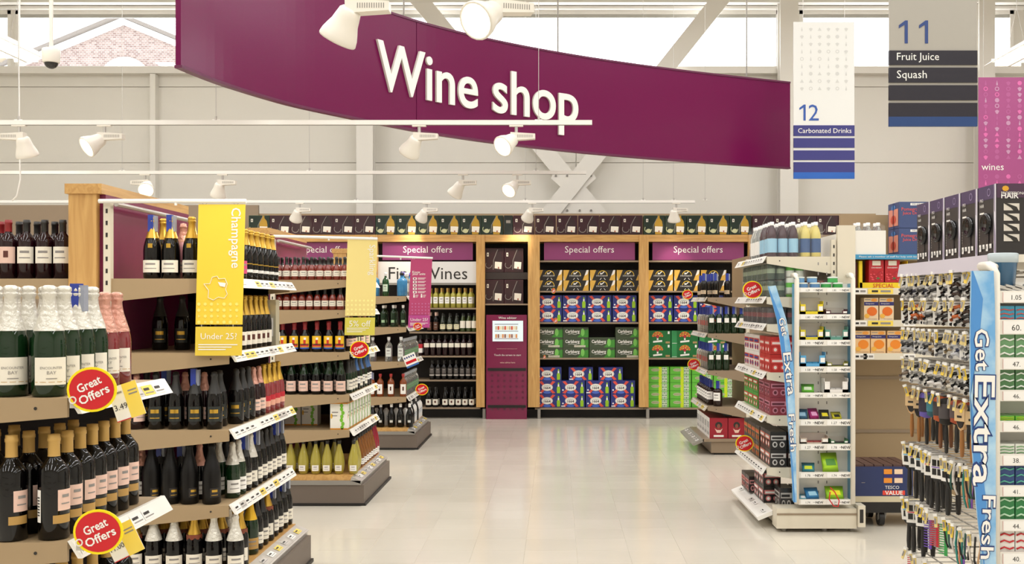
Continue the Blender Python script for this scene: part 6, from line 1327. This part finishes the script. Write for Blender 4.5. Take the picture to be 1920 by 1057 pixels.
def sachet(x, y, z, w, h, c, c2, label, group, tilt=0):
    o = O('gum_sachet', None, None, (x, y, z), tilt, label=label, cat='sachet', group=group)
    m = MB(); a = M(c, .35); vs = [(-w/2, 0, 0), (w/2, 0, 0), (w*.48, .012, h*.3), (-w*.48, .012, h*.3), (-w/2, .04, h), (w/2, .04, h), (-w*.4, -.012, h*.35), (w*.4, -.012, h*.35)]
    m.add(vs, [(0, 1, 7, 6), (6, 7, 5, 4), (0, 6, 4, 3), (1, 2, 5, 7), (0, 3, 2, 1), (3, 4, 5, 2)], a, True); m.obj('pouch', o)
    m = MB(); m.quad((-w*.3, -.0128, h*.38), (w*.3, -.0128, h*.38), (w*.28, .014, h*.7), (-w*.28, .014, h*.7), M(c2, .4)); m.obj('front_print', o)
def zsh(i): return Z(st1[i][0], R1S)-.002
y1_ = ry+.018
for i, (px, back, c) in enumerate(((1508, 0, '5A86B4'), (1531, 0, '5A86B4'), (1552, 0, '3A9A4A'), (1574, 0, '3A9A4A'), (1503, 1, '6E9CC8'), (1527, 1, '6E9CC8'), (1566, 1, '4AAA5A'))):
    m = MB(); m.lathe([(0, 0), (.034, 0), (.036, .004), (.034, .03)], M(c, .4), 18); m.lathe([(.034, .03), (.037, .031), (.037, .038), (.03, .04), (0, .038)], M('DCE4DC', .35, key='tub_lid'), 18)
    m.obj('gum_tub', None, loc=(X(px, R1S), y1_+.034+back*.02, zsh(0)+.001+back*.041), label='%s gum tub, %s from left on top shelf of first rack%s' % ('blue' if i in (0, 1, 4, 5) else 'green', ORD[(0, 1, 2, 3, 0, 1, 2)[i]], ', back row' if back else ''), cat='tub', group='gum tubs on the rack')
G = 'open card display trays on the first gum rack'
xm = (rx0+rx1)/2
tray_box(rx0+.045, xm-.005, y1_, y1_+.098, zsh(1), .12, 'E8D020', 'yellow fronted open display tray on the second rack shelf', '8A8A4A', G)
tray_box(xm+.01, rx1-.05, y1_, y1_+.098, zsh(1), .05, '5A2A34', 'low dark red display tray on the second rack shelf', '3A3A3A', G)
tray_box(rx0+.045, xm-.005, y1_, y1_+.098, zsh(2), .12, 'D8C828', 'yellow and blue open display tray on the third rack shelf', '3A5A9A', G)
tray_box(xm+.005, rx1-.045, y1_, y1_+.098, zsh(2), .12, '5A9484', 'teal open display tray on the third rack shelf', '9AB8B0', G)
tray_box(rx0+.045, xm+.01, y1_, y1_+.098, zsh(3), .13, '5AA8D8', 'sky blue open display tray on the fourth rack shelf', '2A8AB8', G)
tray_box(xm+.02, rx1-.045, y1_, y1_+.098, zsh(3), .05, '8A8A30', 'low olive display tray on the fourth rack shelf', '4A4A44', G)
tray_box(xm+.0, rx1-.045, y1_, y1_+.098, zsh(4), .13, 'EDE8E2', 'white open display tray on the fifth rack shelf', 'C8C4C0', G)
tray_box(rx0+.045, xm+.03, y1_, y1_+.098, zsh(6), .07, 'C8B8A8', 'beige and red display tray on the seventh rack shelf', 'A83A3A', G)
tray_box(xm+.045, rx1-.045, y1_, y1_+.098, zsh(6), .045, '3A7A4A', 'small green display tray on the seventh rack shelf', '2A2A2A', G)
G = 'loose gum sachets on the first gum rack'
for sh, lst in ((4, [(1517, '6AC03A', 'E0F0D0', .09, .06, 'bright green'), ]), (5, [(1507, '3A6A8A', '9AC0D8', .07, .07, 'steel blue'), (1529, 'A01A6A', 'E0A0C8', .07, .075, 'magenta'), (1549, '2A2A22', 'E0D030', .07, .065, 'black and yellow'), (1572, 'C8C020', '2A2A22', .07, .05, 'yellow and black')]),
                (7, [(1518, '3A8A9A', 'D8E840', .09, .06, 'teal'), (1560, 'A8D82A', '4A8A2A', .12, .13, 'large lime green')]), (8, [(1508, '8ACCE0', 'F0F0F0', .05, .03, 'pale aqua'), (1526, '2A7AB0', 'A0D0E8', .10, .075, 'royal blue'), (1568, '9AD020', 'F0E830', .13, .085, 'lime and yellow')])):
    for i, (px, c, c2, w, h, nm) in enumerate(lst): sachet(X(px, R1S), y1_+.02, zsh(sh)+.001, w, h, c, c2, '%s gum sachet on the %s shelf of the first rack' % (nm, ORD[sh]), G, (-.15, .2, 0, .1)[i])
m = MB(); m.path([(.0, 0, .08), (.03, -.01, .05), (.06, -.015, -.01), (.05, -.02, -.05), (.02, -.02, -.045), (-.01, -.015, .0), (0, -.005, .05)], .004, RED, 6)
m.obj('red_strap', None, loc=(X(1556, R1S), ry-.004, zsh(8)+.01), label='small red loop strap hanging over the lowest rack price tickets', cat='strap')
# second rack
def zs2(i): return Z(st2[i][0], R2S)-.002
y2_ = qy+.018; x2 = X(1876, R2S)
m = MB(); m.lathe([(0, 0), (.042, 0), (.050, .09), (.052, .092)], M('3E6E94', .15, trans=.2, key='tub_blue'), 18); m.lathe([(.052, .092), (.054, .094), (.055, .125), (.05, .128), (0, .126)], M('B8C4C8', .3), 18)
m.obj('gum_tub', None, loc=(X(1896, R2S), y2_+.055, zs2(0)+.02), label='blue gum tub with pale lid on the top shelf of the nearest rack', cat='tub')
def gumrow(i, c, c2, n, h, desc, txt=None):
    for k in range(n):
        x = x2+k*.062; m = MB(); m.box(-.029, .029, 0, .1, 0, h, M(c, .3, coat=.3)); o = m.obj('gum_pack', None, loc=(x+.03, y2_, zs2(i)+.001), label='%s %s on %s shelf of the nearest rack' % (ORD[k], desc, ORD[i]), cat='gum pack', group='gum packs on the nearest rack')
        p = MB(); rnd = random.Random(i*7+k)
        for j in range(3): z = h*(.15+.28*j); p.path([(-.026, -.002, z), (-.01, -.003, z+h*.08), (.01, -.003, z-.0), (.026, -.002, z+h*.06)], h*.035, M(c2, .3), 5)
        if txt: p.text(txt, (0, -.005, h*.75), LABW, h=h*.25)
        p.obj('wrapper_print', o)
for k in range(4):
    m = MB(); m.T = Matrix.Rotation(.25, 4, 'Y'); m.box(-.03, .03, 0, .02, 0, .012, SILVER); m.obj('gum_stick', None, loc=(x2+.02+k*.035, y2_+.0, zs2(0)+.012), label='%s silver gum stick lying loose on the top shelf of nearest rack' % ORD[k], cat='gum stick', group='silver gum sticks')
gumrow(1, '3E9ABA', 'E0503A', 3, .055, 'turquoise gum pack'); gumrow(2, '6A9A6A', 'F0F0E8', 3, .095, 'green and white gum pack'); gumrow(3, '4A7A4A', 'E8EDE4', 3, .085, 'dark green gum pack')
gumrow(4, '5AB02A', 'E8D820', 3, .022, 'thin green yellow gum pack'); gumrow(5, 'E4E6DC', '2E8A2E', 3, .04, 'white and green gum pack'); gumrow(6, '22407A', '5AB09A', 3, .085, 'navy blue gum pack'); gumrow(7, '1E7A3E', 'BFE0C0', 3, .10, 'emerald gum pack'); gumrow(8, 'ECE8E2', 'C8202A', 3, .09, 'white and red gum pack')

# ------------------------------------------------------------------ haircare unit
ZH = Z(477, 483)
hu = O('haircare_display_unit', None, None, (2.0, 4.75, 0), label='cream unit with wire pegs of haircare goods at the right, hair dryer boxes on top', cat='shelving')
def hp(m, n, par=None): o = m.obj(n, par or hu); o.matrix_parent_inverse = Matrix.Translation(-Vector(hu.location)); return o
LIL = M('C9C2CC', .35, key='rail_lilac')
m = MB(); m.box(1.705, 2.35, 4.2, 5.3, ZH-.025, ZH, CREAM2); hp(m, 'shelf'); 
m = MB(); m.box(1.70, 2.35, 4.185, 4.2, ZH-.03, ZH, M('EDE4D2', .4)); hp(m, 'end_trim'); m = MB(); m.prism([(1.70, 4.19, ZH), (1.70, 4.19, ZH-.045), (1.675, 4.19, ZH-.06), (1.685, 4.19, ZH-.0)], (0, 1.12, 0), LIL); hp(m, 'price_rail')
m = MB(); m.box(2.32, 2.36, 4.2, 5.3, 0, ZH, CREAM2); hp(m, 'back_panel'); m = MB(); m.box(1.75, 2.35, 4.3, 5.25, 0, .12, CREAM2); hp(m, 'plinth')
ROWZ = [1.715, 1.60, 1.46, 1.32, 1.185, .91, .645, .40]
for r, z in enumerate(ROWZ):
    m = MB()
    for q in (1.76, 1.84, 1.92): m.tube((q, 4.3, z+.012), (q, 5.28, z+.012), .0035, GREY, 5)
    m.tube((1.72, 5.28, z+.012), (2.3, 5.28, z+.012), .004, GREY, 5); hp(m, 'wire_rack')
CLIP = M('E6CF88', .5, key='clip_cream'); CLIPY = M('F0CE50', .5, key='clip_yellow')
pegm = MB(); pegm.tube((-.02, 0, .012), (.3, 0, .012), .003, SILVER, 5); pegm = pegm.mesh('peg')
def clipm(mt):
    m = MB(); m.prism([(-.024, -.008, .018), (-.02, .008, .018), (-.028, .008, -.035), (-.032, -.008, -.035)], (.003, 0, 0), mt); m.box(-.028, -.016, -.009, .009, .012, .024, WHITE)
    m.quad((-.0335, -.004, -.02), (-.0335, .004, -.02), (-.030, .004, .005), (-.030, -.004, .005), INKG); return m.mesh('price_clip')
CL = [clipm(CLIP), clipm(CLIPY)]
def white_loop(m, r, z0):
    m.ring((0, 0, z0), r*.9, r, LABW, 10, u=(0, 1, 0))
rndh = random.Random(21)
def hair_card(cols, i):
    m = MB(); m.box(-.002, .002, -.038, .038, -.105, .0, LABW); me = m.mesh('hair_clip_card'); p = MB()
    for k in range(4):
        a = rndh.uniform(-.015, .015); z = -.03-k*.02; pts = [(-.008, a-.026, z-.01), (-.024, a-.01, z+.012), (-.026, a+.012, z+.006), (-.008, a+.03, z-.008)]
        p.path(pts, .0088, M(cols[k % len(cols)], .25), 5)
    p2 = MB(); p2.quad((-.0026, -.028, -.012), (-.0026, .028, -.012), (-.0026, .028, -.004), (-.0026, -.028, -.004), INKG)
    return kind('hair_clip_card', me, [('hair_clip', p.mesh('hair_clip')), ('card_print', p2.mesh('card_print'))], 'hair accessory')
def brush(handle, head, wrap, L, hw, round_=False):
    m = MB(); m.lathe([(0, -L), (.008, -L+.005), (.0105, -L*.8), (.008, -L*.55), (.006, -L*.5)], M(handle, .35), 8); me = m.mesh('hair_brush'); p = MB()
    if round_: p.lathe([(.01, -L*.5), (hw, -L*.46), (hw*1.05, -L*.1), (hw*.8, -.01), (0, -.005)], M(head, .7), 12)
    else:
        vs = []; n = 12
        pts = [(math.cos(2*PI*i/n)*hw, -L*.28+math.sin(2*PI*i/n)*L*.25) for i in range(n)]
        p.prism([(-.008, a, b) for a, b in pts], (.018, 0, 0), M(head, .5)); p.prism([(-.013, a*.8, -L*.28+(b+L*.28)*.82) for a, b in pts], (.006, 0, 0), M('2A2422', .8, key='bristle'))
    q = MB()
    if round_: q.lathe([(hw*1.08, -L*.38), (hw*1.10, -L*.37), (hw*1.10, -L*.13), (hw*1.08, -L*.12)], M(wrap, .5), 12)
    else: q.box(-.016, .012, -hw*1.05, hw*1.05, -L*.36, -L*.14, M(wrap, .5)); q.quad((-.0165, -hw*.5, -L*.3), (-.0165, hw*.5, -L*.3), (-.0165, hw*.5, -L*.26), (-.0165, -hw*.5, -L*.26), INK)
    return kind('hair_brush', me, [('brush_head', p.mesh('brush_head')), ('card_wrap', q.mesh('card_wrap'))], 'hair brush')
def paddle(i):
    m = MB(); m.lathe([(0, -.25), (.010, -.245), (.013, -.20), (.010, -.13), (.008, -.11)], M('1C1A1A', .35, key='handle_black'), 8); me = m.mesh('hair_brush'); p = MB(); n = 12
    pts = [(math.cos(2*PI*k/n)*.034, -.065+math.sin(2*PI*k/n)*.058) for k in range(n)]; p.prism([(-.004, a, b) for a, b in pts], (.014, 0, 0), M('1C1A1A', .35, key='handle_black'))
    q = MB(); q.prism([(-.007, -.03, -.005), (-.007, .03, -.005), (-.007, .038, -.05), (-.007, .032, -.10), (-.007, -.032, -.10), (-.007, -.038, -.05)], (.002, 0, 0), LABW)
    for a in (-.014, .014):
        for b in (-.03, -.07): q.box(-.0085, -.0072, a-.011, a+.011, b-.014, b+.014, M('1C1A1A', .35, key='handle_black'))
    q.box(-.0088, -.0084, -.028, .028, -.052, -.047, M(('6AB8E0', 'E05A6A', '8A6AC0')[i % 3], .5)); return kind('hair_brush', me, [('brush_head', p.mesh('brush_head')), ('card_wrap', q.mesh('card_wrap'))], 'hair brush')
def comb(c, L=.15):
    m = MB(); m.box(-.002, .002, -.022, -.008, -L, -.01, M(c, .35))
    for i in range(14): m.box(-.0015, .0015, -.008, .02, -L+.006+i*(L-.02)/14, -L+.010+i*(L-.02)/14, M(c, .35))
    q = MB(); q.box(-.003, .003, -.026, .026, -.03, .0, LABW); return kind('comb_pack', m.mesh('comb_pack'), [('header_card', q.mesh('header_card'))], 'comb')
def bands(cs, L=.13):
    m = MB()
    for i, c in enumerate(cs): a = -.02+i*.04/max(1, len(cs)-1); m.path([(-.004, a, -.01), (-.012, a*1.2, -L*.4), (-.006, a*.8+.004, -L*.8), (-.002, a*.5, -L)], .0045, M(c, .5), 5)
    q = MB(); q.prism([(-.003, -.03, -.03), (-.003, .03, -.03), (-.003, .012, .0), (-.003, -.012, .0)], (.003, 0, 0), LABW); return kind('hair_bands', m.mesh('hair_bands'), [('header_card', q.mesh('header_card'))], 'hair bands')
cards = [hair_card(c, i) for i, c in enumerate((['1A1614', '3A2418'], ['1A1614', 'E8E4E0'], ['5A3018', '1A1614'], ['C8642A', '1A1614'], ['2A2A3A', '8A8A90']))]
silv = [hair_card(c, i) for i, c in enumerate((['A8A8AC', 'D8D8D8'], ['C8B088', '6A5A4A'], ['26304E', 'C8C8CC'], ['1A1614', 'A8A8AC']))]
flat = [hair_card(c, i) for i, c in enumerate((['141212', '141212'], ['8A7A6A', 'D8D0C0'], ['141212', 'E8E4E0']))]
brs = [brush('A06A34', 'D0A878', 'D8B88A', .24, .026), brush('A06A34', '1A1614', 'D8B88A', .25, .024), brush('22201E', '6A5AB0', '2A2438', .25, .034, True), brush('22201E', '2A5A66', '3A7A88', .22, .028, True), brush('7A4A2A', 'B8562A', '3A3436', .24, .030, True), brush('22201E', '1A1614', '4A4446', .25, .03, True), brush('22201E', 'A84A28', '5A4A4A', .22, .028, True)]
pads = [paddle(i) for i in range(3)]
combs = [comb('D01E3A', .15), comb('3AA050', .17), comb('C8B8C8', .18), comb('6A48B0', .19), comb('8A8A8E', .16)]; bnd = [bands(['7A4AB0', '2A8A80', 'D88A6A', '2A8A80'], .17), bands(['1A1A1A', '2A5A50', '1A1A1A'], .12), bands(['C8A078', '1A1A1A', 'D8D0C8'], .13)]
rows = [(cards, 'hair clip card', 13), (cards, 'hair clip card', 13), (silv, 'silver hair accessory card', 12), (flat, 'flat hair accessory card', 12), (brs, 'hair brush', 9), (pads, 'black paddle brush', 11), (None, 'lower peg item', 12), (combs, 'comb pack', 10)]
RN = ['top', 'second', 'third', 'fourth', 'fifth', 'sixth', 'seventh', 'lowest']
for r, (kinds_, nm, n) in enumerate(rows):
    for i in range(n):
        y = 5.24-i*.80/(n-1); z = ROWZ[r]; x = 1.70+rndh.uniform(-.015, .01)
        pg = O('peg', pegm, hu, (x-2.0, y-4.75, z)); c = O('price_clip', CL[1 if rndh.random() < .3 else 0], pg); c.rotation_euler = (rndh.uniform(-.35, .35), 0, rndh.uniform(.4, 1.1))
        for dx in (0, 1):
            if kinds_ is None:
                k = pads[i % 3] if i < 3 else (combs[i % 5] if i < 7 else bnd[i % 3])
            else: k = kinds_[i % len(kinds_)] if kinds_ is brs or kinds_ is combs else rndh.choice(kinds_)
            if r == 5 and i > 6: k = bnd[i % 3]
            if dx and k.name in ('comb_pack', 'hair_bands'): continue
            nn = {'hair_clip_card': 'hair clip card', 'hair_brush': 'hair brush', 'comb_pack': 'comb pack', 'hair_bands': 'hair band bunch'}[k.name]
            put(k, (x+.02+dx*.05, y+rndh.uniform(-.01, .01), z+.006), '%s %s from the far end, %s peg row%s' % (nn, ORD[i], RN[r], ', behind front one' if dx else ''), 'haircare goods on wire pegs', rndh.uniform(.45, 1.15)*1)
# hair dryer boxes
def d_dry(m, w, h):
    m.fq(-w*.5, w*.5, h*.8, h, -.0015, M('4A3A5E', .45, key='band_plum')); m.fq(w*.38, w*.5, 0, h, -.002, M('E4E0EA', .3, key='hair_white')); m.ngon([(w*.4, -.0026, h*.5), (w*.46, -.0026, h*.3), (w*.48, -.0026, 0), (w*.42, -.0026, h*.05)], M('8A7A9A', .4)); m.ngon([(w*.38, -.0026, h), (w*.42, -.0026, h), (w*.44, -.0026, h*.6), (w*.41, -.0026, h*.62)], M('8A7A9A', .4))
    m.text('PRO', (-w*.28, -.003, h*.80), LABW, w=w*.18); m.text('HAIR', (-w*.26, -.003, h*.72), LABW, w=w*.22); m.fq(-w*.38, -w*.14, h*.60, h*.625, -.003, LABW)
    for i in range(4): m.fq(-w*.42+i*w*.19, -w*.42+i*w*.19+w*.12, h*.06+.01*(i % 2), h*.16, -.003, LABW); m.fq(-w*.39+i*w*.19, -w*.37+i*w*.19, h*.09, h*.13, -.0036, INK)
    for i in range(5): m.fq(-w*.42, -w*.38, h*(.22+.04*i), h*(.235+.04*i), -.003, INKG)
    m.ring((w*.12, -.003, h*.9), w*.07, w*.09, M('9A8AB0', .5), 8); m.fq(-w*.02, w*.1, h*.12, h*.4, -.0025, M('2E2A2C', .4)); m.lathe
def d_end(m, w, h):
    m.fq(-w*.5, w*.5, h*.8, h, -.0015, M('4A3048', .45, key='band_plum2')); ell(m, -w*.40, h*.93, w*.04, h*.04, M('D8A02A', .5), -.003, 8); m.text('PROFESSIONAL', (-w*.45, -.003, h*.865), LABW, w=w*.3, align='l'); m.text('HAIR', (-w*.45, -.003, h*.83), LABW, w=w*.2, align='l', bold=.02)
    for i in range(4):
        z = h*(.62-.145*i); m.fq(-w*.42, -w*.24, z, z+h*.1, -.002, M('D8D0C4', .5)); m.ngon([(-w*.42, -.003, z+h*.1), (-w*.38, -.003, z+h*.1), (-w*.27, -.003, z+h*.05), (-w*.25, -.003, z+h*.0), (-w*.31, -.003, z), (-w*.34, -.003, z+h*.04)], INK); m.fq(-w*.18, w*.05, z+h*.08, z+h*.088, -.002, INKG)
for i in range(5):
    y = 4.205+i*.186; o = rcarton('hair_dryer_box', 1.712, 2.05, y, y+.18, ZH, .275, M('2E2A2A', .35, key='box_charcoal'), '%s charcoal hair dryer box from the near end of the top shelf' % ORD[i], 'hair dryer boxes on the top shelf', d_end, d_dry)
    m = MB(); m.T = Matrix.Translation((-.338/2, .085, .125)) @ Matrix.Rotation(-PI/2, 4, 'Y'); m.lathe([(.042, 0), (.042, .012), (.036, .018), (.03, .014), (0, .012)], M('100F10', .12, key='dryer_black'), 18); m.obj('dryer_nozzle', o)
dup_ = {k: v for k, v in labels_seen.items() if len(v) > 1}
bad_ = [k for k in labels_seen if not 4 <= len(k.split()) <= 16]
